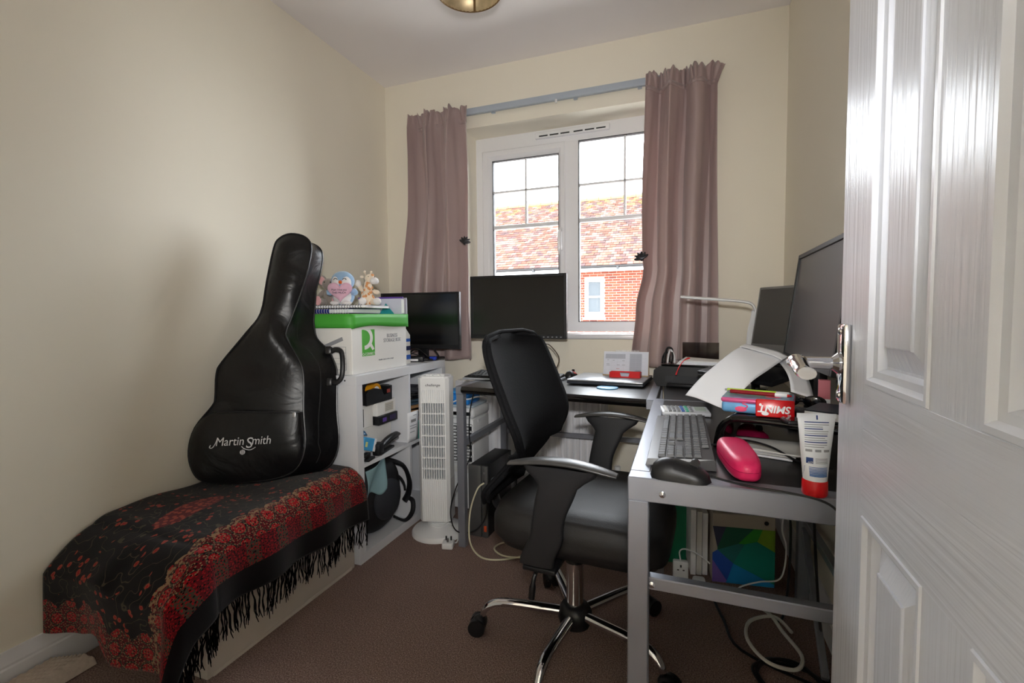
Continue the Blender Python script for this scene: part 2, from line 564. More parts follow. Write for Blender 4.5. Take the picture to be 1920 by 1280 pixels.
bmesh_full = [MB().box(0, .213, -.006, .02, 0, .063).mesh('brick', b) for b in bricks]
bmesh_half = [MB().box(0, .1005, -.006, .02, 0, .063).mesh('brick_half', b) for b in bricks]
for r in range(23):
    z = BZ0 + r * .075 + .006
    x = BX0 + (0 if r % 2 == 0 else -.1125) + .006
    while x < BX1 - .05:
        a, b = max(x, BX0 + .004), min(x + .213, BX1 - .004)
        k = rnd.choice((0, 0, 1, 1, 2))
        def put(q0, q1):
            if q1 - q0 > .16:
                place('brick', bmesh_full[k], house, (q0 + 4, 0.004, z + 2.7)).scale = ((q1 - q0) / .213, 1, 1)
            elif q1 - q0 > .02:
                place('brick', bmesh_half[k], house, (q0 + 4, 0.004, z + 2.7)).scale = ((q1 - q0) / .1005, 1, 1)
        if HWZ0 - .05 < z < HWZ1 and b > HWX0 and a < HWX1:
            put(a, min(b, HWX0 - .004)); put(max(a, HWX1 + .004), b)
        else:
            put(a, b)
        x += .225
HFR = mat('white_window_paint', c(222, 226, 230), .4)
m = MB()
for (x0, x1, z0, z1) in ((HWX0, HWX0 + .11, HWZ0, HWZ1), (HWX1 - .11, HWX1, HWZ0, HWZ1), (HWX0 + .11, HWX1 - .11, HWZ1 - .12, HWZ1), (HWX0 + .11, HWX1 - .11, HWZ0, HWZ0 + .16), (HWX0 + .11, HWX1 - .11, 1.56, 1.61)):
    hw(x0, x1, HY + .03, HY + .12, z0, z1, m)
hwin = m.build('window', HFR, house)
HGL = mat('house_pane', c(66, 70, 73), .12, spec=.1)
for (z0, z1) in ((HWZ0 + .16, 1.56), (1.61, HWZ1 - .12)):
    m = MB(); hw(HWX0 + .11, HWX1 - .11, HY + .07, HY + .08, z0, z1, m); m.build('pane', HGL, hwin)
m = MB(); hw(HWX0 - .05, HWX1 + .05, HY - .06, HY + .06, HWZ0 - .07, HWZ0, m); m.build('sill', HFR, hwin)
# eaves: white soffit and black gutter with brackets
m = MB(); hw(-14, 5, HY - .28, HY, 2.33, 2.40, m); hw(-14, 5, HY - .29, HY - .26, 2.30, 2.42, m); m.build('fascia', HFR, house)
m = MB()
m.grid(lambda u, v: (-10 + 19 * u, -.36 + .065 * math.cos(PI + PI * v), 5.155 + .065 * math.sin(PI + PI * v)), 1, 8)
gut = m.build('gutter', BLACK_PLASTIC, house)
for i in range(14):
    x = -9 + i * 1.25
    MB().box(x, x + .06, -.44, -.27, 5.04, 5.13).build('gutter_bracket', BLACK_PLASTIC, house)
# roof: slope from the eaves to the ridge; every tile is geometry
EY, EZ, RY, RZ = HY - .38, 2.46, 17.5, 5.27
sl = math.hypot(RY - EY, RZ - EZ)
dy, dz = (RY - EY) / sl, (RZ - EZ) / sl
m = MB()
m.add([(-10, EY - HY, EZ + 2.7 - .03), (9, EY - HY, EZ + 2.7 - .03), (9, RY - HY, RZ + 2.7 - .03), (-10, RY - HY, RZ + 2.7 - .03), (-10, 2 * RY - EY - HY, EZ + 2.67), (9, 2 * RY - EY - HY, EZ + 2.67)],
      [(0, 1, 2, 3), (3, 2, 5, 4), (0, 3, 4), (1, 5, 2), (0, 4, 5, 1)])
m.build('roof', mat('roof_underlay', c(60, 44, 40), .9), house)
vs_, fs_, cols = [], [], []
pal = [(92, 66, 57), (86, 60, 53), (94, 72, 63), (78, 60, 57), (100, 81, 73), (72, 59, 58), (90, 72, 66), (106, 88, 80)]
rows = 32
g = sl / rows
for r in range(rows):
    s0, s1 = r * g, (r + 1.25) * g
    off = (r % 2) * .085
    for i in range(58):
        x0 = -8.6 + i * .17 + off + rnd.uniform(-.004, .004)
        x1 = x0 + .162
        lift = .024 + rnd.uniform(-.004, .006)
        b = len(vs_)
        for (s_, hh) in ((s0, lift), (s1, .004)):
            for x in (x0, x1):
                for k in (hh, hh - .014):
                    vs_.append((x + 4, EY + dy * s_ - dz * k - HY, EZ + dz * s_ + dy * k + 2.7))
        fs_ += [(b, b + 2, b + 6, b + 4), (b, b + 1, b + 3, b + 2), (b + 1, b, b + 4, b + 5), (b + 2, b + 3, b + 7, b + 6)]
        t = r / rows
        q = rnd.choice(pal)
        if t > .84 and rnd.random() < (t - .7) * 1.6:
            q = rnd.choice([(100, 84, 54), (106, 92, 60), (94, 74, 54)])
        cols += [c(*q)] * 4
me = bpy.data.meshes.new('roof_tiles')
me.from_pydata(vs_, [], fs_)
ca = me.color_attributes.new('tile_colour', 'FLOAT_COLOR', 'CORNER')
for pi, pol in enumerate(me.polygons):
    for li in pol.loop_indices:
        ca.data[li].color = cols[pi]
me.materials.append(ROOF_MAT)
rt = place('roof_tiles', me, house)
rt['kind'] = 'stuff'
MOSS = mat('mossy_ridge', c(110, 96, 62), .9, var=.2, vscale=6)
rm = MB().tube([(0, 0, 0), (.43, 0, 0)], [.1, .105], 10).mesh('ridge_tile', MOSS)
for i in range(24):
    place('ridge_tile', rm, house, (-4.6 + i * .44, RY - HY, RZ + 2.7 + .0))
structure(MB().box(-30, 30, YO + .5, 60, -2.8, -2.7).build('ground', mat('pale_bounce_ground', c(196, 192, 184), .9, var=.08, vscale=2)))  # unseen ground, added and kept pale to bounce daylight up into the window
# ================================================================== DOOR
# textured moulded door standing open on the right; grain runs along the stiles and across the rails
def door_mat(name, horiz):
    m = mat(name, c(220, 225, 236), 0.26, spec=.5)
    nt, p = nodes_of(m)
    tc = nt.nodes.new('ShaderNodeTexCoord'); mp = nt.nodes.new('ShaderNodeMapping')
    mp.inputs['Scale'].default_value = (30, 3, 150) if horiz else (30, 150, 3)
    n = nt.nodes.new('ShaderNodeTexNoise'); n.inputs['Scale'].default_value = 1.0; n.inputs['Detail'].default_value = 2.5; n.inputs['Distortion'].default_value = .6
    r = nt.nodes.new('ShaderNodeValToRGB'); r.color_ramp.elements[0].position = .38; r.color_ramp.elements[1].position = .62
    b = nt.nodes.new('ShaderNodeBump'); b.inputs['Strength'].default_value = .3; b.inputs['Distance'].default_value = .0008
    nt.links.new(tc.outputs['Object'], mp.inputs['Vector']); nt.links.new(mp.outputs['Vector'], n.inputs['Vector'])
    nt.links.new(n.outputs['Fac'], r.inputs['Fac']); nt.links.new(r.outputs['Color'], b.inputs['Height']); nt.links.new(b.outputs['Normal'], p.inputs['Normal'])
    return m
DOOR_V, DOOR_H = door_mat('door_grain_upright', False), door_mat('door_grain_across', True)
DOOR_S = mat('door_moulding_paint', c(224, 229, 240), .26)
door = thing('door_1', 'white moulded panel door standing open with a chrome lever handle', 'door', (0.205, 0.756, 0.008), R(-1.5))
del door['category']
structure(door)
DW, DH = 0.61, 1.975      # local: face looks to -x, free edge at y=0, hinge at y=-DW
stile, pan = 0.108, 0.157
ya = [0, -stile, -stile - pan, -DW + stile + pan, -DW + stile, -DW]
zr = [0, .20, .775, .93, 1.60, 1.70, 1.87, DH]
for (y1, y0) in ((ya[0], ya[1]), (ya[2], ya[3]), (ya[4], ya[5])):
    MB().box(0, .035, y0, y1, 0, DH).build('stile', DOOR_V, door)
for (z0, z1) in ((zr[0], zr[1]), (zr[2], zr[3]), (zr[4], zr[5]), (zr[6], zr[7])):
    m = MB()
    for (y1, y0) in ((ya[1], ya[2]), (ya[3], ya[4])):
        m.box(0.0, .035, y0, y1, z0, z1)
    m.box(-.0008, .0358, ya[4] - .004, ya[1] + .004, z0 + (.0 if z0 == 0 else .001), z1 - .001)
    m.build('rail', DOOR_H, door)
def frame_ring(m, y0, y1, z0, z1, prof, flip):
    """a mitred moulding round the rectangle; prof: (inset, x) pairs"""
    rings = []
    for (ins, x) in prof:
        a, b, cc, d = y0 + ins, y1 - ins, z0 + ins, z1 - ins
        rings.append([(x, a, cc), (x, b, cc), (x, b, d), (x, a, d)])
    base = m.mark()
    m.add([q for r_ in rings for q in r_], [(4 * i + k, 4 * i + (k + 1) % 4, 4 * i + 4 + (k + 1) % 4, 4 * i + 4 + k) for i in range(len(prof) - 1) for k in range(4)])
    L = len(prof) - 1
    m.add([rings[-1][k] for k in range(4)], [(0, 1, 2, 3)])
    return base
for (z0, z1) in ((zr[1], zr[2]), (zr[3], zr[4]), (zr[5], zr[6])):
    for (y1, y0) in ((ya[1], ya[2]), (ya[3], ya[4])):
        for side in (0, 1):
            f = (lambda x: x) if side == 0 else (lambda x: .035 - x)
            ms = MB()
            frame_ring(ms, y0, y1, z0, z1, [(0, f(0)), (.001, f(-.002)), (.006, f(-.002)), (.009, f(.001)), (.010, f(.003)), (.0165, f(.005)), (.019, f(.009)), (.020, f(.013))], side)
            ms.f.pop(); ms.mi.pop()
            ms.build('moulding', DOOR_S, door, sharp=30)
            mp_ = MB()
            frame_ring(mp_, y0 + .020, y1 - .020, z0 + .020, z1 - .020, [(0, f(.013)), (.003, f(.013)), (.025, f(.004)), (.0255, f(.002)), (.027, f(.0015))], side)
            mp_.build('panel', DOOR_V, door, sharp=20)
# lever handle on a rectangular plate
hz = 0.947
pl_ = MB().rbox(-.009, 0.0, -.050, -.018, hz - .052, hz + .052, .0035, 2).build('handle_plate', CHROME, door)
for dz in (-.042, .042):
    MB().lathe([(.0045, 0), (.0045, .0015), (.003, .0025), (0.0, .0027)], 12).xf(Matrix.Translation((-.009, -.034, hz + dz)) @ Matrix.Rotation(R(-90), 4, 'Y')).build('screw', CHROME, pl_)
m = MB()
m.lathe([(.014, 0), (.014, .003), (.011, .006), (.0085, .009), (.0085, .046), (.009, .05)], 20).xf(Matrix.Translation((-.009, -.034, hz)) @ Matrix.Rotation(R(-90), 4, 'Y'))
lev = smooth_path([(-.055, -.029, hz), (-.060, -.041, hz + .002), (-.062, -.062, hz + .005), (-.064, -.090, hz + .001), (-.064, -.115, hz - .004), (-.064, -.132, hz - .004)], 6)
m.tube(lev, [.0105] * 6 + [.0115] * 8 + [.010] * (len(lev) - 14), 12, flat=.75)
m.build('lever', CHROME, pl_)
MB().box(.004, .031, .0, .0012, hz - .09, hz + .09).build('latch_plate', CHROME, door)
for z in (.25, 1.0, 1.75):
    MB().cyl((.04, -DW, z - .04), (.04, -DW, z + .04), .006, n=10).build('hinge', CHROME, door)

# ================================================================== CURTAINS
CURT = mat('dusky_pink_satin', c(184, 164, 162), .36, spec=.5)
nt, p = nodes_of(CURT)
p.inputs['Sheen Weight'].default_value = .35
p.inputs['Sheen Roughness'].default_value = .35
tc = nt.nodes.new('ShaderNodeTexCoord'); mp = nt.nodes.new('ShaderNodeMapping'); mp.inputs['Scale'].default_value = (40, 40, 260)
n = nt.nodes.new('ShaderNodeTexNoise'); n.inputs['Scale'].default_value = 1.0; n.inputs['Detail'].default_value = 3
b = nt.nodes.new('ShaderNodeBump'); b.inputs['Strength'].default_value = .12; b.inputs['Distance'].default_value = .002
nt.links.new(tc.outputs['Object'], mp.inputs['Vector']); nt.links.new(mp.outputs['Vector'], n.inputs['Vector']); nt.links.new(n.outputs['Fac'], b.inputs['Height']); nt.links.new(b.outputs['Normal'], p.inputs['Normal'])
tr = nt.nodes.new('ShaderNodeBsdfTranslucent'); tr.inputs[0].default_value = c(200, 160, 150)
mxs = nt.nodes.new('ShaderNodeMixShader'); mxs.inputs[0].default_value = .22
nt.links.new(p.outputs[0], mxs.inputs[1]); nt.links.new(tr.outputs[0], mxs.inputs[2]); nt.links.new(mxs.outputs[0], nt.nodes['Material Output'].inputs['Surface'])

def curtain(name, label, x0t, x1t, ztop, zbot, nfold, seed, flare):
    rr = random.Random(seed)
    ph = [rr.uniform(0, 6.28) for _ in range(8)]
    def jag(u):
        return .007 * math.sin(2 * PI * 6.3 * u + ph[0]) + .005 * math.sin(2 * PI * 13 * u + ph[1]) + .003 * math.sin(2 * PI * 23 * u + ph[2])
    def fn(u, v):
        x0, x1 = slerp(x0t, v), slerp(x1t, v)
        uu = u + .018 * math.sin(2 * PI * (3 * u) + ph[0] + 2 * v)
        head = max(0, 1 - v / .075)
        xa, xb = x0t[0][1], x1t[0][1]
        x = xa + (xb - xa) * uu + (x0 - xa) * (1 - u) ** 2 + (x1 - xb) * u ** 2
        amp = .044 * (1 - head * .6)
        w = math.sin(2 * PI * nfold * (u + .02 * math.sin(3 * v + ph[1])) + ph[2] + .6 * math.sin(2.2 * v + ph[5]))
        w = math.copysign(abs(w) ** .75, w)
        y = 2.452 + amp * w + .004 * math.sin(2 * PI * 2.6 * nfold * u + ph[3] + 3 * v) * (1 - v * .6)
        # tape gathers and frilled heading
        y += head * .009 * math.sin(2 * PI * 15 * u + ph[4])
        # slanting creases
        y += .012 * math.sin(7 * v + 11 * u + ph[6]) * math.sin(PI * min(1, v * 1.4)) * (1 - v)
        x += .006 * math.sin(2 * PI * nfold * u * 2 + ph[7]) * (1 - head)
        z = ztop - v * (ztop - zbot) + (1 - min(1, v / .03)) * jag(u)
        if flare and u > .8:
            k = (u - .8) / .2
            x += .045 * head * k
            y -= .06 * head * k * k
            z += .014 * head * k - .05 * head * k ** 3
        y = min(y, 2.490)
        return (x, y, z)
    cu = thing(name, label, 'curtain', ((x0t[0][1] + x1t[0][1]) / 2, 2.45, zbot))
    L = cu.location
    m = MB().grid(lambda u, v: Vector(fn(u, v)) - L, 150, 70)
    o = m.build('curtain_panel', CURT, cu, sharp=180)
    so = o.modifiers.new('thickness', 'SOLIDIFY'); so.thickness = .0022
    mh = MB().grid(lambda u, v: Vector(fn(u, .048 + .014 * v)) - L - Vector((0, .0028, 0)), 150, 1)
    oh = mh.build('heading_tape', CURT, cu, sharp=180)
    so = oh.modifiers.new('thickness', 'SOLIDIFY'); so.thickness = .003
    return cu
cl = curtain('curtain', 'dusky pink satin curtain hanging at the left side of the window', [(0, -1.515), (.35, -1.50), (.75, -1.56), (1, -1.60)], [(0, -1.145), (.5, -1.145), (.75, -1.135), (1, -1.115)], 2.205, 0.775, 2.7, 11, False)
cr = curtain('curtain', 'dusky pink satin curtain hanging at the right side of the window', [(0, -.172), (.45, -.185), (.62, -.183), (.66, -.178), (.8, -.215), (1, -.240)], [(0, .135), (.1, .150), (1, .165)], 2.20, .765, 2.8, 5, True)
for o in (cl, cr):
    o['group'] = 'pair of window curtains'
TRACK = mat('pale_blue_grey_track', c(176, 186, 198), .4)
ct = thing('curtain_track', 'pale plastic curtain track running above the window', 'curtain track', (-.66, 2.505, 2.165))
MB().rbox(-.86, .82, -.012, .010, .005, .040, .003).build('rail', TRACK, ct)
for x in (-.8, -.35, .12, .45, .78):
    MB().box(x - .01, x + .01, .005, .02, .0, .045).build('bracket', TRACK, ct)
MB().cyl((.02, -.014, .006), (.02, -.014, -.012), .006, n=8).build('glider', WHITE_PLASTIC, ct)
# lotus-shaped tie-back knobs
PEWTER = mat('dark_pewter', c(70, 70, 74), .35, metal=.8)
def tieback(label, loc, ry):
    t = thing('curtain_tieback', label, 'tieback', loc, 0, 'lotus tiebacks on the curtains')
    for k in range(6):
        a = -75 + 30 * k
        pts = []
        d = Vector((math.sin(R(a)), -.25, math.cos(R(a))))
        m = MB()
        m.sphere((0, 0, 0), .0075, .004, .021, 10, 8)
        m.xf(Matrix.Translation(Vector((0, -.006 - .002 * (k % 2), 0)) + d * .017) @ Matrix.Rotation(R(a), 4, 'Y') @ Matrix.Rotation(R(-12), 4, 'X'))
        m.build('petal', PEWTER, t)
    MB().sphere((0, -.004, -.002), .010, .009, .010, 12, 8).build('calyx', PEWTER, t)
    t.rotation_euler = (0, ry, 0)
    return t
tieback('dark metal lotus tieback on the edge of the left curtain', (-1.147, 2.413, 1.435), R(15))
tieback('dark metal lotus tieback on the edge of the right curtain', (-.188, 2.413, 1.298), R(-18))

# ================================================================== CEILING LAMP
GOLD = mat('mottled_gold_foil', c(196, 176, 140), .38, metal=.55, var=.35, vscale=45)
RIM = mat('dark_gold_trim', c(120, 92, 58), .45, metal=.3)
cp = thing('ceiling_lamp', 'gold drum lampshade hanging from the ceiling at the top of the view', 'lamp', (-.737, 1.611, 2.2))
m = MB().grid(lambda u, v: (.12 * math.cos(2 * PI * u), .12 * math.sin(2 * PI * u), .17 * v), 64, 1, cu=True)
sh = m.build('lamp_shade', GOLD, cp, sharp=180)
so = sh.modifiers.new('thickness', 'SOLIDIFY'); so.thickness = .0025
for z in (0, .17):
    MB().tube([(.12 * math.cos(2 * PI * k / 48), .12 * math.sin(2 * PI * k / 48), z) for k in range(48)], .0028, 6, closed=True).build('rim', RIM, sh)
a = R(104)
MB().obox((.1185 * math.cos(a), .1185 * math.sin(a), 0), (.1185 * math.cos(a), .1185 * math.sin(a), .17), .009, .003, (math.cos(a), math.sin(a), 0)).build('seam', RIM, sh)
MB().cyl((0, 0, .10), (0, 0, .15), .017, n=16).build('lamp_holder', WHITE_PLASTIC, cp)
for k in range(3):
    a = 2 * PI * k / 3 + .4
    MB().cyl((.017 * math.cos(a), .017 * math.sin(a), .135), (.118 * math.cos(a), .118 * math.sin(a), .165), .0018, n=6).build('spider_arm', CHROME, cp)
MB().sphere((0, 0, .065), .028, .028, .036, 16, 10).build('bulb', mat('opal_bulb', c(235, 232, 225), .3), cp)
MB().cyl((0, 0, .15), (0, 0, .215), .003, n=8).build('flex', WHITE_PLASTIC, cp)
MB().lathe([(.045, .23), (.045, .222), (.035, .212), (.012, .208)][::-1], 24).build('ceiling_rose', WHITE_PLASTIC, cp)

# ================================================================== RADIATOR
rad = thing('radiator', 'white ribbed panel radiator on the wall under the window', 'radiator', (-.80, 2.45, .13))
def radf(u, v):
    x = -.43 + .86 * u
    ph = (x / .0335) % 1
    y = -.012 if .28 < ph < .72 else (0 if ph < .14 or ph > .86 else -.006)
    return (x, y - .0, .05 + .42 * v)
MB().grid(radf, 330, 1).build('front_panel', WHITE_GLOSS, rad, sharp=20)
MB().rbox(-.44, .44, -.004, .02, .0, .05, .005).rbox(-.44, .44, -.004, .02, .47, .52, .005).build('panel_edge', WHITE_GLOSS, rad)
MB().box(-.435, .435, .001, .06, .02, .50).build('back_panel', WHITE_GLOSS, rad)
gr = MB()
for i in range(30):
    gr.box(-.43 + i * .0295, -.43 + i * .0295 + .02, -.003, .062, .518, .524)
gr.build('top_grille', WHITE_GLOSS, rad)
MB().tube([(.44, .02, .03), (.48, .02, .03), (.49, .02, .02), (.49, .02, -.13)], .0075, 10).build('pipe', WHITE_GLOSS, rad)
MB().cyl((.49, .02, -.01), (.49, .02, .10), .016, n=14).build('valve', WHITE_PLASTIC, rad)

# ================================================================== BENCH AND THROW
bench = thing('storage_bench', 'long low off-white storage bench under the red patterned throw', 'bench', (-1.48, 1.22, 0))
BW = mat('offwhite_board', c(214, 206, 196), .5, var=.02)
MB().rbox(-.205, .23, -.318, .32, .0, .345, .004).build('body', BW, bench)
MB().rbox(-.205, .225, -.305, .322, .346, .366, .004).build('lid', BW, bench)
MB().box(-.19, .2315, -.300, .300, .0, .012).build('plinth', BW, bench)

THROW = mat('paisley_wool', c(20, 14, 14), .95, spec=.05)
nt, p = nodes_of(THROW)
p.inputs['Sheen Weight'].default_value = .15
N = nt.nodes.new
def math_n(op, a, b=None, clamp=False):
    n = N('ShaderNodeMath'); n.operation = op; n.use_clamp = clamp
    for i, q in enumerate((a, b)):
        if q is None:
            continue
        if isinstance(q, (int, float)):
            n.inputs[i].default_value = q
        else:
            nt.links.new(q, n.inputs[i])
    return n.outputs[0]
def mixc(f, a, b):
    n = N('ShaderNodeMix'); n.data_type = 'RGBA'
    nt.links.new(f, n.inputs['Factor']) if not isinstance(f, float) else setattr(n.inputs['Factor'], 'default_value', f)
    for k, q in (('A', a), ('B', b)):
        if isinstance(q, tuple):
            n.inputs[k].default_value = q
        else:
            nt.links.new(q, n.inputs[k])
    return n.outputs['Result']
uvn = N('ShaderNodeUVMap'); uvn.uv_map = 'UVMap'
sep = N('ShaderNodeSeparateXYZ'); nt.links.new(uvn.outputs[0], sep.inputs[0])
U, V = sep.outputs[0], sep.outputs[1]          # metres across (0 at the hem in front) and along
def vor(scale, feat='F1', sx=1, sy=1, rand=1.0):
    mp = N('ShaderNodeMapping'); mp.inputs['Scale'].default_value = (sx, sy, 1); nt.links.new(uvn.outputs[0], mp.inputs['Vector'])
    v = N('ShaderNodeTexVoronoi'); v.voronoi_dimensions = '2D'; v.feature = feat; v.inputs['Scale'].default_value = scale; v.inputs['Randomness'].default_value = rand
    nt.links.new(mp.outputs[0], v.inputs['Vector']); return v
def noi(scale, det=2):
    n = N('ShaderNodeTexNoise'); n.inputs['Scale'].default_value = scale; n.inputs['Detail'].default_value = det; nt.links.new(uvn.outputs[0], n.inputs['Vector']); return n.outputs['Fac']
BLK, REDD, REDB, TAN, OLV, ORG = c(17, 14, 15), c(92, 16, 22), c(150, 22, 28), c(140, 112, 82), c(70, 62, 48), c(150, 62, 44)
# field: vines and little flowers
vine = math_n('LESS_THAN', math_n('ABSOLUTE', math_n('SUBTRACT', noi(22, 1), .5)), .010)
flo = vor(36)
fl = math_n('LESS_THAN', flo.outputs['Distance'], .24)
flc = math_n('LESS_THAN', flo.outputs['Distance'], .11)
keep = math_n('GREATER_THAN', noi(16), .54)
field = mixc(vine, BLK, OLV)
field = mixc(math_n('MULTIPLY', fl, keep), field, ORG)
field = mixc(math_n('MULTIPLY', flc, keep), field, REDB)
# one big paisley bough in the field
dx = math_n('SUBTRACT', U, .47); dv = math_n('SUBTRACT', V, .47)
ell = math_n('ADD', math_n('POWER', math_n('DIVIDE', dx, .05), 2), math_n('POWER', math_n('DIVIDE', math_n('SUBTRACT', dv, math_n('MULTIPLY', dx, .9)), .12), 2))
pais = math_n('LESS_THAN', math_n('ADD', ell, math_n('MULTIPLY', noi(60), .5)), 1.2)
pv = vor(55)
paisc = mixc(math_n('LESS_THAN', pv.outputs['Distance'], .35), REDD, ORG)
field = mixc(pais, field, paisc)
# ornate band
band_v = vor(1, sx=19, sy=19, rand=.15)
d = band_v.outputs['Distance']
bandc = mixc(math_n('LESS_THAN', d, .46), REDD, OLV)
bandc = mixc(math_n('LESS_THAN', d, .40), bandc, BLK)
bandc = mixc(math_n('LESS_THAN', d, .36), bandc, REDB)
fine = vor(130)
bandc = mixc(math_n('LESS_THAN', fine.outputs['Distance'], .24), bandc, TAN)
fine2 = vor(90)
bandc = mixc(math_n('LESS_THAN', fine2.outputs['Distance'], .2), bandc, BLK)
bars_ = math_n('LESS_THAN', math_n('FRACT', math_n('MULTIPLY', V, 9.5)), .42)
low = mixc(bars_, REDD, OLV)
low = mixc(math_n('LESS_THAN', fine.outputs['Distance'], .3), low, REDB)
low = mixc(math_n('LESS_THAN', fine2.outputs['Distance'], .22), low, BLK)
scal = math_n('MULTIPLY', math_n('ABSOLUTE', math_n('SINE', math_n('MULTIPLY', V, 52))), .018)
eU = math_n('ADD', math_n('SUBTRACT', U, scal), math_n('MULTIPLY', noi(50), .012))
eN = math_n('SUBTRACT', V, math_n('MULTIPLY', math_n('ABSOLUTE', math_n('SINE', math_n('MULTIPLY', U, 40))), .03))
inner = math_n('MULTIPLY', math_n('GREATER_THAN', eU, .245), math_n('GREATER_THAN', eN, .085))
out = mixc(inner, bandc, field)
lowm = math_n('LESS_THAN', U, .165)
out = mixc(lowm, out, low)
curls = math_n('MULTIPLY', math_n('LESS_THAN', math_n('ABSOLUTE', math_n('SUBTRACT', eU, .235)), .012), math_n('GREATER_THAN', noi(75), .52))
out = mixc(curls, out, TAN)
hemm = math_n('LESS_THAN', U, .085)
out = mixc(hemm, out, BLK)
nt.links.new(out, p.inputs['Base Color'])
bp = N('ShaderNodeBump'); bp.inputs['Strength'].default_value = .5; bp.inputs['Distance'].default_value = .002
nt.links.new(noi(700, 2), bp.inputs['Height']); nt.links.new(bp.outputs['Normal'], p.inputs['Normal'])

TW, TD, TF, YN, YFAR, TOPZ = .478, .315, .205, .895, 1.548, .405
def throw_fn(a, b):
    """a: 0 at the wall .. TW+TF at the front hem; b: 0 at the near hem .. TD+length"""
    ytop = YN + (b - TD)
    xw = XL + .022
    da, db = max(0, a - TW), max(0, TD - b)
    wav = .006 * math.sin(9 * a + 5 * b) + .004 * math.sin(23 * b + 3)
    rc = .035
    if da == 0 and db == 0:
        x, y, z = xw + a, ytop, TOPZ + wav
        z -= .018 * max(0, 1 - (TW - a) / .05) ** 2 + .018 * max(0, 1 - (b - TD) / .05) ** 2
        return (x, y, z)
    r = math.hypot(da, db)
    ux, uy = da / r, -db / r
    bend = r - rc * .4 * (1 - math.exp(-r / rc))
    outw = rc * (1 - math.exp(-r / rc))
    fold = .014 * math.sin(26 * b + 1) * (da / TF if da > 0 else 0) * (1 if db == 0 else .5) + .012 * math.sin(20 * a + 2) * (db / TD)
    ex = outw + fold + (.035 * (min(da, db) / .2))
    x = xw + min(a, TW) + ux * ex
    y = YN + max(0, b - TD) + uy * (ex + .085 * min(1, db / .12) * (1 if db > 0 else 0))
    z = TOPZ - .018 - bend * .93 + wav * .3
    if db > 0 and a < .30:
        z += .055 * (db / TD) * slerp([(0, .4), (.12, .6), (.22, 1), (.30, 0)], a)
    if z < .012:
        z = .012 + .004 * math.sin(40 * a)
    return (x, y, z)
A, B = TW + TF, TD + (YFAR - YN)
throw = thing('throw', 'red and black paisley wool throw with black fringe draped over the bench', 'blanket', (-1.48, 1.22, .40))
L = throw.location
m = MB().grid(lambda u, v: Vector(throw_fn(u * A, v * B)) - L, 90, 120, uv=True)
for k in list(m.uv):
    u, v = m.uv[k]
    m.uv[k] = (A - u * A, v * B)
to = m.build('cloth', THROW, throw, sharp=180)
so = to.modifiers.new('thickness', 'SOLIDIFY'); so.thickness = .004; so.offset = 1
FR = mat('black_wool_fringe', c(14, 12, 13), .95, spec=.05)
tass = []
rt_ = random.Random(9)
for k in range(7):
    m = MB()
    for s in range(rt_.choice((2, 3, 3))):
        x = rt_.uniform(-.004, .004)
        ln = rt_.uniform(.085, .12)
        bend = rt_.uniform(-.012, .012)
        pts = [(x + bend * t * t + .0025 * math.sin(9 * t + k), rt_.uniform(-.002, .002), -ln * t) for t in [i / 6 for i in range(7)]]
        m.tube(pts, [.0016, .0018, .0018, .0018, .0018, .0016, .001], 5)
    tass.append(m.mesh('tassel', FR))
i = 0
b = .015
while b < B:
    q = Vector(throw_fn(A, b)) - L
    if q.z + .40 > .07:
        o = place('tassel', tass[i % 7], throw, q + Vector((0, 0, .004)), (rt_.uniform(-.15, .15), rt_.uniform(-.1, .25), R(90) + rt_.uniform(-.5, .5)))
        s_ = min(1.0, (q.z + .40 - .015) / .12)
        o.scale = (1, 1, s_ * rt_.uniform(.85, 1.0))
    b += rt_.uniform(.008, .014)
    i += 1

# ================================================================== GUITAR GIG BAG
VINYL = mat('black_vinyl', c(17, 17, 19), .33, spec=.45)
nt, p = nodes_of(VINYL)
tc = nt.nodes.new('ShaderNodeTexCoord'); n = nt.nodes.new('ShaderNodeTexNoise'); n.inputs['Scale'].default_value = 7; n.inputs['Detail'].default_value = 3; n.inputs['Distortion'].default_value = 1.2
n2 = nt.nodes.new('ShaderNodeTexNoise'); n2.inputs['Scale'].default_value = 420
ad = nt.nodes.new('ShaderNodeMath'); ad.operation = 'MULTIPLY_ADD'; ad.inputs[1].default_value = .03
b_ = nt.nodes.new('ShaderNodeBump'); b_.inputs['Strength'].default_value = .32; b_.inputs['Distance'].default_value = .02
nt.links.new(tc.outputs['Object'], n.inputs['Vector']); nt.links.new(tc.outputs['Object'], n2.inputs['Vector'])
nt.links.new(n2.outputs['Fac'], ad.inputs[0]); nt.links.new(n.outputs['Fac'], ad.inputs[2])
nt.links.new(ad.outputs[0], b_.inputs['Height']); nt.links.new(b_.outputs['Normal'], p.inputs['Normal'])
PIPE = mat('black_piping', c(26, 26, 29), .3)
th = R(28)
w_ = Vector((math.cos(th), math.sin(th), 0))
bk = Vector((-math.sin(th), math.cos(th), 0))
up_ = (bk * .2 + Vector((0, 0, 1))).normalized()
n_ = (bk - up_ * bk.dot(up_)).normalized()
bag = thing('guitar_gig_bag', 'black vinyl guitar bag leaning in the corner on the bench', 'guitar bag', (-1.522, 1.264, .417))
bag.rotation_euler = Matrix(((w_.x, n_.x, up_.x), (w_.y, n_.y, up_.y), (w_.z, n_.z, up_.z))).to_euler()
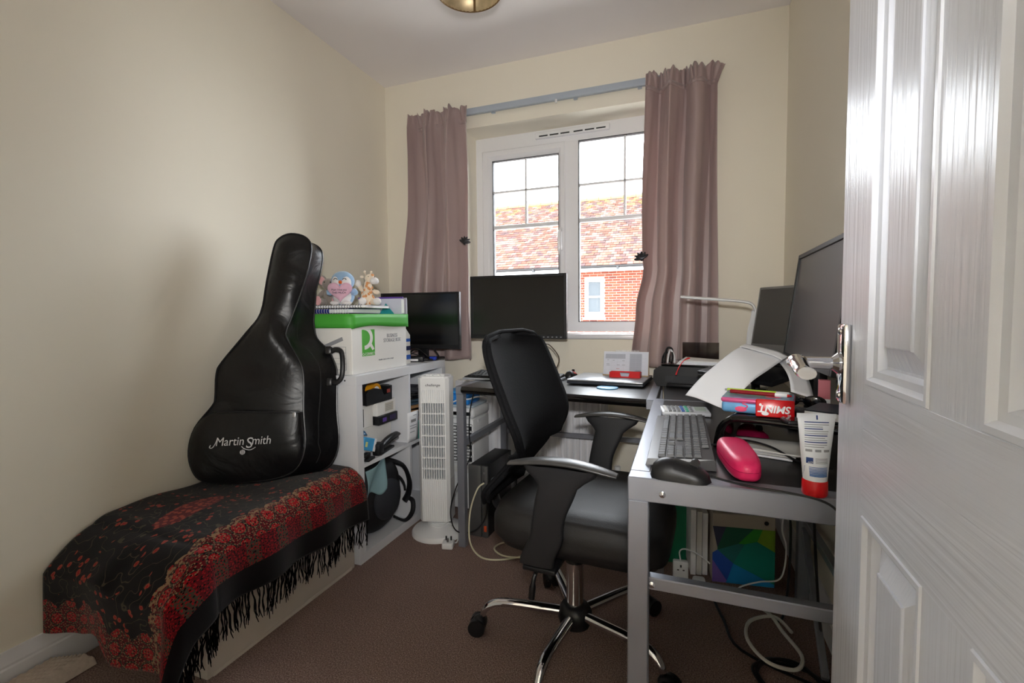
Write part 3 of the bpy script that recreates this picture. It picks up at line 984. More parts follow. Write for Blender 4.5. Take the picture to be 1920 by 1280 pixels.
OUT = [(0.098, 0.942), (0.079, 0.901), (0.058, 0.77), (0.040, 0.638), (-0.009, 0.562), (-0.092, 0.448), (-0.109, 0.403), (-0.109, 0.315), (-0.118, 0.283), (-0.173, 0.206), (-0.190, 0.124), (-0.174, 0.054), (-0.133, 0.012), (-0.03, 0.0), (0.101, 0.004), (0.185, 0.036), (0.218, 0.119), (0.209, 0.247), (0.204, 0.395), (0.18, 0.462), (0.142, 0.53), (0.137, 0.564), (0.156, 0.622), (0.196, 0.752), (0.222, 0.894), (0.2, 0.948), (0.142, 0.963)]
outl = [(q.x, q.y) for q in smooth_path([(x, y, 0) for x, y in OUT], 4, True)]
NB = len(outl)
def spine(s):
    s = min(max(s, .13), .87)
    return (lerp([(0, .01), (.12, .012), (.3, .045), (.42, .05), (.56, .075), (.7, .11), (.9, .15)], s), s)
def wr(x, s):
    return .009 * math.sin(17 * x + 11 * s) * math.sin(9 * s + 3 * x) + .005 * math.sin(31 * s + 8 * x) + .006 * math.exp(-((s - .56) / .05) ** 2) * math.sin(60 * x)
def bag_front(i, t, y0, bulge):
    x, s = outl[i % NB]
    px, ps = spine(s)
    xx, ss = x + (px - x) * t, s + (ps - s) * t
    return (xx, y0 - bulge * (1 - (1 - t) ** 2.2) + wr(xx, ss) * min(1, t * 3), ss)
m = MB().grid(lambda u, v: bag_front(round(u * NB), v, 0.0, .022), NB, 7, cu=True)
m.build('front_panel', VINYL, bag, sharp=60)
DEP = .10
def shift(s):
    return lerp([(0, .10), (.35, .10), (.5, .115), (.62, .055), (.75, .02), (.96, .018)], s)
def gus(u, v):
    i = round(u * NB) % NB
    x, s = outl[i]
    px, _ = spine(s)
    right = 1 if x > px else 0
    sh = shift(s) * (1 if right else .35) * v
    sag = -.02 * math.sin(PI * v) * (1 if right else -.4) * (1 if s > .1 else .3) * (.6 + .4 * math.sin(13 * s))
    return (x + sh + sag, DEP * v, max(s + (.012 * math.sin(PI * v) * math.sin(20 * s) if s > .1 else 0), -.0 + .0))
MB().grid(gus, NB, 8, cu=True).build('gusset', VINYL, bag, sharp=60)
m = MB()
bv = [gus(i / NB, 1.0) for i in range(NB)]
def bag_back(u, v):
    x, y, s = bv[round(u * NB) % NB]
    px, ps = spine(s)
    px += shift(ps) * .6
    return (x + (px - x) * v, DEP + .012 * (1 - (1 - v) ** 2), s + (ps - s) * v)
m.grid(bag_back, NB, 4, cu=True)
m.build('back_panel', VINYL, bag, sharp=60)
MB().tube([(x, -.001, s) for x, s in outl], .0035, 7, closed=True).build('piping', PIPE, bag)
MB().tube([(q[0], q[1], q[2]) for q in bv], .0035, 7, closed=True).build('piping', PIPE, bag)
# front pocket: raised panel over the lower bout, zip along its top
lowo = [(x, s) for x, s in outl if s < .262]
lowo.sort(key=lambda q: math.atan2(q[1] - .262, q[0] - .02))
pk = [(x * .985 + .0005, s) for x, s in lowo]
def pocket(u, v):
    k = u * (len(pk) - 1)
    i = min(int(k), len(pk) - 2)
    f = k - i
    x = pk[i][0] + (pk[i + 1][0] - pk[i][0]) * f
    s = pk[i][1] + (pk[i + 1][1] - pk[i][1]) * f
    xt = -.108 + (.205 + .108) * u
    st = .262 - .012 * u
    xx, ss = x + (xt - x) * v, s + (st - s) * v
    return (xx, -.004 - .034 * math.sin(PI * min(1, v * .62 + .0)) ** .8 * math.sin(PI * u) ** .35 + wr(xx, ss) * .5, ss)
MB().grid(pocket, 40, 14).build('pocket', VINYL, bag, sharp=60)
def pz(u):
    q = pocket(u, 1.0)
    return (q[0], q[1] - .001, q[2])
zp = MB().tube([pz(.02 + .96 * i / 20) for i in range(21)], .0038, 6).build('zip', PIPE, bag)
q = pz(.93)
MB().rbox(q[0] - .006, q[0] + .006, q[1] - .008, q[1], q[2] - .022, q[2], .002).build('zip_pull', STEEL, zp)
# handle on the side
hd = [(.286, .085, .493), (.305, .080, .500), (.328, .075, .488), (.335, .072, .436), (.330, .075, .385), (.308, .080, .364), (.289, .085, .371)]
MB().tube(smooth_path(hd, 5), .0085, 8, flat=1.25).build('handle', PIPE, bag)
for (z, x) in ((.497, .281), (.367, .285)):
    MB().rbox(x - .016, x + .008, .070, .098, z - .016, z + .016, .004).build('handle_tab', PIPE, bag)
# woven side strip and small side pocket
MB().tube([(bv_[0] - .004, DEP * .55, bv_[2]) for bv_ in [gus(i / NB, .55) for i in range(NB)] if bv_[0] > .12 and bv_[2] > .05 and bv_[2] < .9], .004, 6).build('side_seam', PIPE, bag)
WPRINT = mat('white_print', c(225, 225, 228), .5)
def on_pocket(x):
    return -.041
txt_loc = (0.008, -.0425, .152)
text('lettering', 'Martin', .043, WPRINT, bag, (-.033, -.0425, .151), (R(90), 0, 0), shear=.12, sx=.86)
text('lettering', 'S', .054, WPRINT, bag, (.033, -.0425, .143), (R(90), 0, 0), shear=.12, sx=1.0)
text('lettering', 'mith', .043, WPRINT, bag, (.075, -.0415, .151), (R(90), 0, 0), shear=.12, sx=.86)
MB().tube(smooth_path([(.056, -.0425, .128), (.038, -.0425, .119), (.018, -.0425, .124), (.008, -.0425, .133)], 5), .0015, 5).build('swash', WPRINT, bag)
MB().tube(smooth_path([(-.098, -.041, .142), (-.101, -.041, .133), (-.092, -.041, .132), (-.082, -.042, .146), (-.075, -.042, .166)], 5), .0015, 5).build('swash', WPRINT, bag)
em = MB().lathe([(.0001, 0), (.009, 0), (.009, .0006), (.0001, .0007)], 20).xf(Matrix.Translation((.012, -.042, .112)) @ Matrix.Rotation(R(90), 4, 'X')).build('emblem', WPRINT, bag)
for dx in (-.004, 0, .004):
    MB().box(.012 + dx - .0006, .012 + dx + .0006, -.0432, -.0425, .104, .120).build('emblem_line', PIPE, em)
# cream fluffy rug corner by the skirting
rug = MB()
def rugf(u, v):
    x, y = XL + .025 + .085 * u, .50 + .29 * v
    e = min(u, 1 - u, v, 1 - v)
    return (x, y + .05 * u, .004 + .045 * min(1, e * 12) ** .5 * (1 + .12 * math.sin(60 * u) * math.sin(53 * v)))
rug.grid(rugf, 70, 60)
FLUFF = mat('cream_fleece', c(206, 192, 178), .95, spec=.05, bump=1.0, bscale=110, var=.15, vscale=90)
o = rug.build('fleece_mat', FLUFF, None, sharp=180)
tag(o, 'cream fleecy mat lying on the carpet in the bottom left corner', 'mat')
# ================================================================== CUBE SHELF UNIT
KX0, KX1, KY0, KY1, KZ = -1.62, -1.235, 1.558, 2.318, .785
sh_ = thing('shelf_unit', 'white two-by-two cube shelf unit against the left wall', 'shelf unit', (KX0, KY0, 0))
dx, dy = KX1 - KX0, KY1 - KY0
MB().rbox(0, dx, 0, dy, KZ - .04, KZ, .001, 1).build('top_board', WHITE_LAM, sh_)
MB().rbox(0, dx, 0, dy, 0, .04, .001, 1).build('bottom_board', WHITE_LAM, sh_)
MB().box(0, dx, 0, .038, .04, KZ - .04).build('side_panel', WHITE_LAM, sh_)
MB().box(0, dx, dy - .038, dy, .04, KZ - .04).build('side_panel', WHITE_LAM, sh_)
MB().box(0.004, dx - .002, .388, .404, .04, KZ - .04).build('upright', WHITE_LAM, sh_)
MB().box(0.004, dx - .002, .038, .388, .397, .413).build('shelf', WHITE_LAM, sh_)
MB().box(0.004, dx - .002, .404, dy - .038, .397, .413).build('shelf', WHITE_LAM, sh_)
MB().box(0.0, .004, .02, dy - .02, .02, KZ - .02).build('back_board', WHITE_LAM, sh_)
MB().cyl((dx - .055, -.001, KZ - .02), (dx - .055, .004, KZ - .02), .0035, n=10).build('fixing_hole', INK, sh_)
SHZ, TOPK = .413, KZ

# ------------------------------------------------------------------ archive box with green lid
bx = thing('archive_box', 'white cardboard storage box with a bright green lid on top of the shelf unit', 'box', (-1.268, 1.58, KZ))
BXW, BXD, BXH = .335, .405, .235          # extends to -x and +y
MB().rbox(-BXW, 0, 0, BXD, 0, BXH, .003, 1).build('body', CARD, bx)
GREEN = mat('green_card', c(76, 172, 62), .55, var=.05)
def lidf(m):
    m.box(-BXW - .006, .006, -.006, BXD + .006, .247, .252)
    return m
lid = lidf(MB()).build('lid', GREEN, bx)
m = MB()
def flap(u, v, ax):
    dip = .046 + (.010 * math.sin(PI * u * 1.0) if ax == 'x' else .0) * 1
    z = .252 - (.062 - .010 * math.sin(PI * u) - .004 * math.sin(7 * u)) * v if ax == 'x' else .252 - .058 * v
    o = .006 + .004 * math.sin(PI * u) * v
    return (o, -.006 + (BXD + .012) * u, z) if ax == 'x' else (-BXW - .006 + (BXW + .012) * u, -o, z)
m.grid(lambda u, v: flap(u, v, 'x'), 16, 3)
o1 = m.build('lid_flap', GREEN, lid, sharp=60)
m = MB().grid(lambda u, v: flap(u, v, 'y'), 8, 3)
o2 = m.build('lid_flap', GREEN, lid, sharp=60)
MB().box(-BXW - .008, -BXW - .005, -.006, BXD + .006, .19, .252).build('lid_flap', GREEN, lid)
MB().box(-BXW - .006, .006, BXD + .005, BXD + .008, .19, .252).build('lid_flap', GREEN, lid)
for o in (o1, o2):
    s = o.modifiers.new('t', 'SOLIDIFY'); s.thickness = .003; s.offset = 0
RZ90 = (R(90), 0, R(90))       # text on a face looking to +x
FRONT = (R(90), 0, 0)          # text on a face looking to -y
GPRINT = mat('green_print', c(84, 176, 66), .6)
lg = MB().box(0, .0006, .065, .152, .072, .185).build('logo_panel', GPRINT, bx)
# white Q ring with its tail
m = MB()
m.prism([(.040 * math.cos(2 * PI * k / 40), .050 * math.sin(2 * PI * k / 40)) for k in range(40)], 0, .0008)
ring = [(.058 * math.cos(t), .050 * math.sin(t)) for t in [PI * .5 - PI * 1.0 * k / 24 for k in range(25)]]
m = MB()
for (a, b) in zip(ring, ring[1:]):
    ka = .66
    m.add([(.0012, a[0] + .080, a[1] + .150), (.0012, b[0] + .080, b[1] + .150), (.0012, b[0] * ka + .080, b[1] * ka + .150), (.0012, a[0] * ka + .080, a[1] * ka + .150)], [(0, 1, 2, 3)])
m.add([(.0013, .110, .122), (.0013, .124, .131), (.0013, .147, .100), (.0013, .133, .094)], [(0, 1, 2, 3)])
for i, q in enumerate(m.v):
    m.v[i] = (q[0], max(.066, q[1]), min(.184, q[2]))
m.build('logo_mark', CARD, lg)
text('lettering', 'Q-CONNECT', .0165, CARD, lg, (.0008, .110, .080), RZ90, sx=.88)
text('lettering', 'BUSINESS\nSTORAGE BOX', .0245, INKGREY, bx, (.0006, .285, .142), RZ90, sx=.82)
text('lettering', 'Flexible 2 piece archive storage', .009, INKGREY, bx, (.0006, .235, .048), RZ90)
# filing-label outline and pen drawing on the end
nd = MB()
for (x0, x1, z0, z1) in ((-.165, -.03, .02, .0215), (-.165, -.03, .115, .1165), (-.0315, -.03, .02, .1165), (-.165, -.03, .045, .046), (-.165, -.03, .068, .069), (-.165, -.03, .091, .092)):
    nd.box(x0, x1, -.0008, 0, z0, z1)
nd.build('label_lines', INKGREY, bx)
MB().obox((-.14, -.0006, .115), (-.045, -.0006, .15), .001, .016, (0, 0, 1)).build('pen_print', INKGREY, bx)

# ------------------------------------------------------------------ notebooks on the lid
LIDZ = KZ + .2525
def notebook(name, label, x, y, z, rz, L, W, T, cover, coil, cm):
    t = thing(name, label, 'notebook', (x, y, z), rz, 'notebooks on the archive box')
    MB().box(-L / 2, L / 2, -W / 2, W / 2, 0, .0012).build('back_cover', cover, t)
    MB().box(-L / 2 + .004, L / 2 - .003, -W / 2 + .003, W / 2 - .003, .0014, T - .0014).build('pages', PAPER, t)
    MB().box(-L / 2, L / 2, -W / 2, W / 2, T - .0012, T).build('cover', cover, t)
    if coil:
        cmesh = MB().tube([(0, -.002 + .007 * math.cos(a), T / 2 + (T / 2 + .0016) * math.sin(a)) for a in [2 * PI * k / 12 for k in range(12)]], .0011, 5, closed=True).mesh('coil_ring', cm)
        k = -L / 2 + .015
        while k < L / 2 - .01:
            place('coil_ring', cmesh, t, (k, -W / 2, 0))
            k += .0125
    return t
NAVY = mat('navy_card', c(36, 44, 130), .5)
WIRE = mat('white_wire', c(210, 210, 214), .35, metal=.3)
BWIRE = mat('black_wire', c(26, 26, 28), .4)
notebook('notebook', 'navy spiral notebook lying lowest on the green lid', -1.445, 1.715, LIDZ + .003, R(4), .30, .215, .018, NAVY, True, WIRE)
notebook('notebook', 'white spiral notebook on the navy one, plush toys sitting on it', -1.415, 1.735, LIDZ + .0260, R(8), .31, .215, .011, CARD, True, BWIRE)
nb_ = [o for o in bpy.data.objects if o.name == 'notebook'][0]
MB().box(-.15, .035, -.1095, -.1080, .001, .0175).build('spine_strip', NAVY, nb_, label='navy cover turned over the near edge')
TOYZ = LIDZ + .0385
# ------------------------------------------------------------------ plush toys
def plush(name, col, b=.5):
    m = mat(name, col, .95, spec=.05, bump=b, bscale=420, var=.06, vscale=60)
    nodes_of(m)[1].inputs['Sheen Weight'].default_value = .4
    return m
P_GREY, P_PINK, P_BLUE, P_WHITE, P_CREAM, P_HEART = plush('grey_plush', c(150, 140, 132)), plush('pink_plush', c(222, 170, 172)), plush('blue_plush', c(150, 182, 214)), plush('white_plush', c(228, 226, 226)), plush('cream_plush', c(230, 216, 196)), plush('rose_plush', c(224, 180, 200), .3)
P_TAN = plush('tan_patch', c(214, 152, 100))
BEAD = mat('black_bead', c(12, 12, 13), .15)
FACE = R(24)                                   # toys look towards the doorway
def limb(p0, p1, r0, r1, n=10):
    pts = [Vector(p0).lerp(Vector(p1), k / 5) for k in range(6)]
    rs = [r0 * .55, r0, r0 + (r1 - r0) * .4, r0 + (r1 - r0) * .7, r1, r1 * .55]
    d = (Vector(p1) - Vector(p0)).normalized()
    return MB().tube([pts[0] - d * r0 * .5] + pts + [pts[-1] + d * r1 * .5], [.001] + rs + [.001], n)
# mouse
t = thing('plush_mouse', 'grey plush mouse with big round ears and pink feet, leftmost of the toys', 'soft toy', (-1.512, 1.750, TOYZ), FACE, 'plush toys')
MB().sphere((0, 0, .042), .034, .032, .044, 18, 12).build('body', P_GREY, t, sharp=180)
MB().sphere((-.004, -.012, .098), .030, .034, .027, 18, 12).build('head', P_GREY, t, sharp=180)
for (x, z, a) in ((-.040, .115, -25), (.034, .126, 30)):
    e = MB().sphere((0, 0, 0), .023, .007, .027, 16, 10).xf(Matrix.Translation((x, .004, z)) @ Matrix.Rotation(R(a), 4, 'Y')).build('ear', P_GREY, t, sharp=180)
    MB().sphere((0, -.005, 0), .016, .005, .020, 14, 8).xf(Matrix.Translation((x, .004, z)) @ Matrix.Rotation(R(a), 4, 'Y')).build('ear_lining', P_PINK, e, sharp=180)
MB().sphere((.012, -.046, .090), .006, .005, .005).build('nose', P_PINK, t)
for x in (-.016, .010):
    MB().sphere((x, -.040, .106), .003).build('eye', BEAD, t)
for (x, s_) in ((-.030, -1), (.030, 1)):
    f = limb((x * .6, -.02, .018), (x * 1.25, -.062, .016), .014, .016).build('leg', P_GREY, t, sharp=180)
    MB().sphere((x * 1.25, -.071, .022), .015, .007, .021, 14, 8).build('foot_pad', P_PINK, f, sharp=180)
limb((-.028, 0, .07), (-.060, -.02, .03), .010, .011).build('arm', P_GREY, t, sharp=180)
limb((.028, 0, .07), (.055, -.012, .10), .010, .011).build('arm', P_GREY, t, sharp=180)
# penguin holding a heart
t = thing('plush_penguin', 'blue and white plush penguin hugging a pink heart, middle of the toys', 'soft toy', (-1.418, 1.72, TOYZ), FACE, 'plush toys')
MB().sphere((0, 0, .045), .048, .040, .048, 20, 14).build('body', P_BLUE, t, sharp=180)
MB().sphere((0, -.012, .042), .042, .034, .040, 18, 12).build('belly', P_WHITE, t, sharp=180)
hd_ = MB().sphere((0, -.004, .108), .050, .044, .044, 22, 14).build('head', P_BLUE, t, sharp=180)
for s in (-1, 1):
    MB().sphere((s * .017, -.017, .103), .0265, .033, .031, 16, 12).build('face_patch', P_WHITE, hd_, sharp=180)
    MB().tube([(s * .019 + .0075 * math.cos(a), -.0495, .110 + .006 * math.sin(a)) for a in [PI * k / 8 for k in range(9)]], .0014, 5).build('eye', BEAD, hd_)
    limb((s * .044, -.004, .068), (s * .058, -.030, .052), .013, .015).build('flipper', P_BLUE, t, sharp=180)
    MB().sphere((s * .026, -.045, .010), .020, .018, .010).build('foot', P_WHITE, t, sharp=180)
MB().lathe([(.0085, 0), (.006, .006), (.0005, .011)], 12).xf(Matrix.Translation((0, -.045, .101)) @ Matrix.Rotation(R(90), 4, 'X')).build('beak', mat('orange_felt', c(236, 112, 40), .8), hd_)
hp = []
for k in range(48):
    a = 2 * PI * k / 48
    hp.append((.0033 * 16 * math.sin(a) ** 3, .0030 * (13 * math.cos(a) - 5 * math.cos(2 * a) - 2 * math.cos(3 * a) - math.cos(4 * a))))
m = MB()
def heart(u, v):
    k = round(u * 48) % 48
    s = math.cos(v * PI / 2) if v < 1 else 0
    return (hp[k][0] * s, -.054 - .014 * math.sin(v * PI / 2), .062 + hp[k][1] * s)
m.grid(heart, 48, 5, cu=True)
m.grid(lambda u, v: (heart(u, v)[0], -.108 - heart(u, v)[1] , heart(u, v)[2]), 48, 5, cu=True)
ht = m.build('heart', P_HEART, t, sharp=180)
text('lettering', 'Mum I love you', .0125, INK, ht, (0, -.0680, .066), FRONT, sx=.82)
text('lettering', 'THIS MUCH', .0125, INK, ht, (0, -.0688, .053), FRONT, sx=.9)
# giraffe
t = thing('plush_giraffe', 'cream plush giraffe with tan patches, rightmost of the toys', 'soft toy', (-1.302, 1.735, TOYZ - .001), FACE + R(22), 'plush toys')
gb = MB().sphere((0, 0, .034), .028, .027, .036, 18, 12).build('body', P_CREAM, t, sharp=180)
nk = limb((0, .002, .055), (.004, -.004, .108), .019, .016).build('neck', P_CREAM, t, sharp=180)
gh = MB().sphere((.010, -.010, .117), .021, .022, .020, 18, 12).build('head', P_CREAM, t, sharp=180)
MB().sphere((.026, -.026, .106), .020, .019, .016, 16, 10).build('muzzle', P_WHITE, gh, sharp=180)
for s in (-1, 1):
    MB().tube([(.004 + s * .010, -.004, .132), (.004 + s * .013, -.004, .144)], .003, 8).sphere((.004 + s * .014, -.004, .146), .0055).build('horn', P_CREAM, gh, sharp=180)
    MB().sphere((.002 + s * .023, .004, .124), .009, .005, .006).build('ear', P_CREAM, gh, sharp=180)
    MB().sphere((.014 + s * .013, -.027, .124), .0022).build('eye', BEAD, gh)
    lg_ = limb((s * .016, -.010, .016), (s * .030, -.052, .015), .014, .015).build('leg', P_CREAM, t, sharp=180)
    MB().sphere((s * .031, -.058, .016), .0165, .013, .0165).build('hoof', P_WHITE, lg_, sharp=180)
limb((-.022, -.004, .062), (-.038, -.014, .088), .009, .010).build('arm', P_CREAM, t, sharp=180)
MB().sphere((-.040, -.016, .094), .013, .011, .015).build('hand', P_WHITE, t, sharp=180)
limb((.022, -.004, .062), (.048, -.012, .056), .009, .010).build('arm', P_CREAM, t, sharp=180)
rp = random.Random(3)
for (par, cx, cy, cz, rx, ry, rz, n) in ((gb, 0, 0, .034, .028, .027, .036, 15), (nk, .002, -.001, .08, .018, .018, .028, 10), (gh, .010, -.010, .117, .021, .022, .020, 5)):
    for k in range(n):
        a, b = rp.uniform(PI * 1.0, PI * 2.0), rp.uniform(-.9, .9)
        d = Vector((math.cos(a) * math.cos(b), math.sin(a) * math.cos(b), math.sin(b)))
        MB().sphere((cx + d.x * rx * .93, cy + d.y * ry * .93, cz + d.z * rz * .93), .0062, .0062, .0068, 8, 6).build('patch', P_TAN, par, sharp=180)

# ------------------------------------------------------------------ document wallets and magazine file behind
CLEAR = mat('frosted_wallet', c(205, 205, 222), .4)
PURPLE = mat('purple_plastic', c(92, 60, 150), .4)
TEAL = mat('teal_card', c(40, 150, 160), .5)
t = thing('document_wallet', 'frosted document wallet with a purple edge standing behind the toys', 'document wallet', (-1.355, 1.955, LIDZ), R(8))
MB().box(-.15, .085, -.004, .004, 0, .075).build('sleeve', CLEAR, t)
MB().box(-.15, .085, -.005, .005, .075, .083).build('purple_edge', PURPLE, t, label='purple binding edge')
MB().box(.078, .092, -.0055, -.004, .004, .07).build('label_tab', PAPER, t)
t = thing('document_wallet', 'pale grey document wallet tucked furthest back on the archive box', 'document wallet', (-1.30, 1.972, LIDZ), R(5))
MB().box(-.10, .042, -.002, .006, 0, .078).build('sleeve', mat('grey_sleeve', c(170, 168, 180), .4), t)
MB().box(-.10, .042, .006, .0075, 0, .07).build('pages', PAPER, t)
o = MB().prism([(-.05, 0), (.035, 0), (-.012, .052)], 0, .0015, Matrix.Translation((-1.335, 1.935, LIDZ)) @ Matrix.Rotation(R(90), 4, 'X')).build('card_sheet', TEAL)
tag(o, 'teal corner of card standing beside the giraffe', 'card')
t = thing('magazine_file', 'blue and white striped magazine file beside the archive box', 'magazine file', (-1.312, 2.003, KZ))
def mf(x0, x1, z0, z1, grow=0):
    def top(y):
        return lerp([(0, .195), (.03, .195), (.085, .145)], y)
    ys = [0, .03, .085]
    m = MB()
    poly = [(0 - grow, z0), (.085 + grow, z0)] + [(.085 + grow, min(z1, top(.085))), (.03, min(z1, top(.03))), (0 - grow, min(z1, top(0)))]
    m.prism(poly, x0, x1, Matrix(((0, 0, 1, 0), (1, 0, 0, 0), (0, 1, 0, 0), (0, 0, 0, 1))))
    return m
mf(-.24, 0, 0, .195).build('case', CARD, t)
BLUEPR = mat('royal_blue_print', c(50, 100, 190), .6)
NAVYPR = mat('navy_print', c(36, 44, 84), .6)
for (z0, z1, mm) in ((.022, .045, BLUEPR), (.068, .090, NAVYPR), (.112, .128, BLUEPR)):
    mf(-.2402, .0008, z0, z1, .0006).build('stripe', mm, t)

# ------------------------------------------------------------------ monitors
def monitor(name, label, loc, rotz, W, Hh, z0, tilt, bez, chin, stand, buttons=False, edge=BLACK_PLASTIC, group=None, scr=None):
    """local: screen looks to -y, centred on x, panel bottom at z0"""
    t = thing(name, label, 'monitor', loc, rotz, group)
    M = Matrix.Translation((0, 0, z0)) @ Matrix.Rotation(tilt, 4, 'X')
    MB().rbox(-W / 2, W / 2, 0, .024, 0, Hh, .004).rbox(-W / 2 + .03, W / 2 - .03, .02, .05, .03, Hh - .03, .012).xf(M).build('housing', edge, t)
    MB().box(-W / 2 + bez, W / 2 - bez, -.0008, .002, chin, Hh - bez).xf(M).build('screen', scr or SCREEN, t)
    m = MB()
    for (x0, x1, a, b) in ((-W / 2, -W / 2 + bez, 0, Hh), (W / 2 - bez, W / 2, 0, Hh), (-W / 2 + bez, W / 2 - bez, Hh - bez, Hh), (-W / 2 + bez, W / 2 - bez, 0, chin)):
        m.rbox(x0, x1, -.005, .004, a, b, .0015, 1)
    m.xf(M).build('bezel', edge, t)
    if buttons:
        for k in range(5):
            MB().box(W / 2 - .12 + k * .022, W / 2 - .112 + k * .022, -.0056, -.004, chin * .35, chin * .35 + .004).xf(M).build('button', INKGREY, t)
    if stand == 'plate':
        MB().rbox(-.03, .03, .03, .05, .012, z0 + .12, .004).build('neck', edge, t)
        MB().rbox(-.10, .10, -.055, .11, 0, .012, .005).build('base', edge, t)
    elif stand == 'arch':
        MB().rbox(-.06, .06, .035, .055, .008, z0 + .14, .008).build('neck', edge, t)
        MB().lathe([(.095, 0), (.095, .006), (.088, .012), (.03, .016)], 32, (0, .04, 0)).build('base', edge, t)
    return t
monitor('monitor', 'black widescreen monitor on top of the shelf unit behind the storage box', (-1.366, 2.275, KZ), R(3), .48, .31, .062, 0, .010, .022, 'plate')
t = thing('power_adapter', 'black power adapter brick with a white label on the shelf top', 'power adapter', (-1.330, 2.158, KZ), R(14))
MB().rbox(-.05, .05, -.022, .022, 0, .03, .005).build('brick', BLACK_PLASTIC, t)
MB().box(-.02, .025, -.0228, -.022, .006, .017).build('label_sticker', PAPER, t)
MB().tube(smooth_path([(.05, 0, .014), (.075, .01, .012), (.06, .045, .01), (-.01, .05, .035), (-.06, .03, .05)], 6), .003, 6).build('lead', BLACK_PLASTIC, t)
t = thing('video_cable', 'black video cable with a blue plug behind the power adapter', 'cable', (-1.27, 2.245, KZ))
MB().rbox(-.015, .02, -.012, .012, .004, .022, .003).build('plug', mat('blue_connector', c(40, 70, 190), .4), t)
MB().tube(smooth_path([(-.015, 0, .012), (-.05, .01, .03), (-.09, .0, .06), (-.13, .0, .05), (-.19, .02, .006)], 6), .004, 6).build('lead', BLACK_PLASTIC, t)
t = thing('video_cable', 'black cable drooping down to the shelf from the widescreen monitor', 'cable', (-1.22, 2.27, KZ))
MB().tube(smooth_path([(-.09, .02, .09), (-.05, .0, .055), (-.02, -.01, .02), (-.03, -.02, .006), (-.07, -.02, .005)], 6), .0035, 6).build('lead', BLACK_PLASTIC, t)

# ------------------------------------------------------------------ upper left cubby
t = thing('carton', 'white printed carton standing left under the tape dispenser', 'carton', (-1.315, 1.615, SHZ))
MB().rbox(-.16, .0, .0, .155, .118, .222, .002, 1).build('body', CARD, t)
for k in range(5):
    MB().box(.0, .0005, .018 + k * .011, .022 + k * .011, .135, .200).build('print_line', INKGREY, t)
MB().box(.0, .0005, .085, .089, .125, .205).build('print_line', INK, t)
t2 = thing('carton', 'plain white carton at the bottom of the carton pile on the shelf', 'carton', (-1.328, 1.68, SHZ))
MB().rbox(-.16, .01, .0, .235, .0, .117, .002, 1).build('body', CARD, t2)
t3 = thing('carton', 'white carton with a paper label right of the pile under the tape dispenser', 'carton', (-1.295, 1.775, SHZ + .158))
MB().rbox(-.17, .0, .0, .145, .0, .064, .002, 1).build('body', CARD, t3)
MB().box(0, .0006, .06, .125, .012, .052).build('label_sticker', mat('buff_label', c(200, 196, 184), .7), t3)
for k in range(4):
    MB().box(.0006, .0010, .066, .115, .018 + k * .008, .020 + k * .008).build('print_line', INKGREY, t3)
t4 = thing('carton', 'slim black carton with purple print below the labelled white one', 'carton', (-1.290, 1.775, SHZ + .118))
MB().rbox(-.17, .002, .0, .15, .0, .0395, .001, 1).build('body', BLACK_PLASTIC, t4)
MB().box(.002, .0026, .03, .06, .010, .028).build('print_block', PURPLE, t4)
MB().box(.002, .0026, .085, .135, .008, .032).build('print_block', mat('dark_purple_print', c(52, 40, 84), .5), t4)
for o in (t, t2, t3, t4):
    o['group'] = 'cartons in the upper cubby'
# tape dispenser
t = thing('tape_dispenser', 'black tape dispenser with a yellow roll on top of the cartons', 'tape dispenser', (-1.318, 1.692, SHZ + .223))
prof = [(0, 0), (.19, 0), (.192, .066), (.178, .064), (.158, .032), (.128, .028), (.112, .058), (.06, .07), (.012, .066), (-.002, .052)]
Mx = Matrix(((0, 0, 1, 0), (1, 0, 0, 0), (0, 1, 0, 0), (0, 0, 0, 1)))
MB().prism(prof, -.03, -.022, Mx).prism(prof, .022, .03, Mx).box(-.024, .024, .002, .19, .0, .024).box(-.024, .024, .17, .188, .02, .062).box(-.024, .024, .0, .03, .02, .06).build('body', BLACK_PLASTIC, t)
MB().tube([(-.018, .088, .052), (.018, .088, .052)], .036, 28).build('tape_roll', mat('yellow_tape', c(232, 160, 30), .25), t)
MB().tube([(-.0185, .088, .052), (.0185, .088, .052)], .022, 20).build('tape_core', CARD, t)
MB().box(-.02, .02, .178, .193, .066, .069).build('cutter', STEEL, t)
MB().box(.0305, .031, .150, .175, .035, .052).build('badge', mat('red_badge', c(150, 60, 50), .5), t)
# stapler
t = thing('stapler', 'black stapler on the shelf in front of the cartons', 'stapler', (-1.264, 1.752, SHZ), R(10))
MB().rbox(-.02, .02, -.035, .105, 0, .012, .004).build('base', BLACK_PLASTIC, t)
arm = MB()
arm.grid(lambda u, v: (.016 * math.cos(2 * PI * u), -.03 + .215 * v, .022 + .022 * v + .014 * math.sin(2 * PI * u) * (1 if v < .95 else .6) + .012 * math.sin(PI * v)), 14, 14, cu=True)
arm.build('arm', BLACK_PLASTIC, t)
MB().rbox(-.012, .012, .02, .175, .022, .034, .003).build('magazine', BLACK_GLOSS, t)
MB().rbox(-.018, .018, -.05, .0, 0, .055, .008).build('heel', BLACK_PLASTIC, t)
# hole-punch style block at its near end
t = thing('hole_punch', 'small black hole punch at the near end of the stapler', 'hole punch', (-1.262, 1.648, SHZ), R(10))
MB().rbox(-.02, .026, -.03, .03, 0, .010, .003).build('base', BLACK_PLASTIC, t)
MB().rbox(-.016, .012, -.022, .02, .012, .03, .005).build('lever', BLACK_PLASTIC, t)
MB().cyl((-.005, -.012, .008), (-.005, -.012, .02), .006, n=10).cyl((-.005, .012, .008), (-.005, .012, .02), .006, n=10).build('punch_pin', STEEL, t)
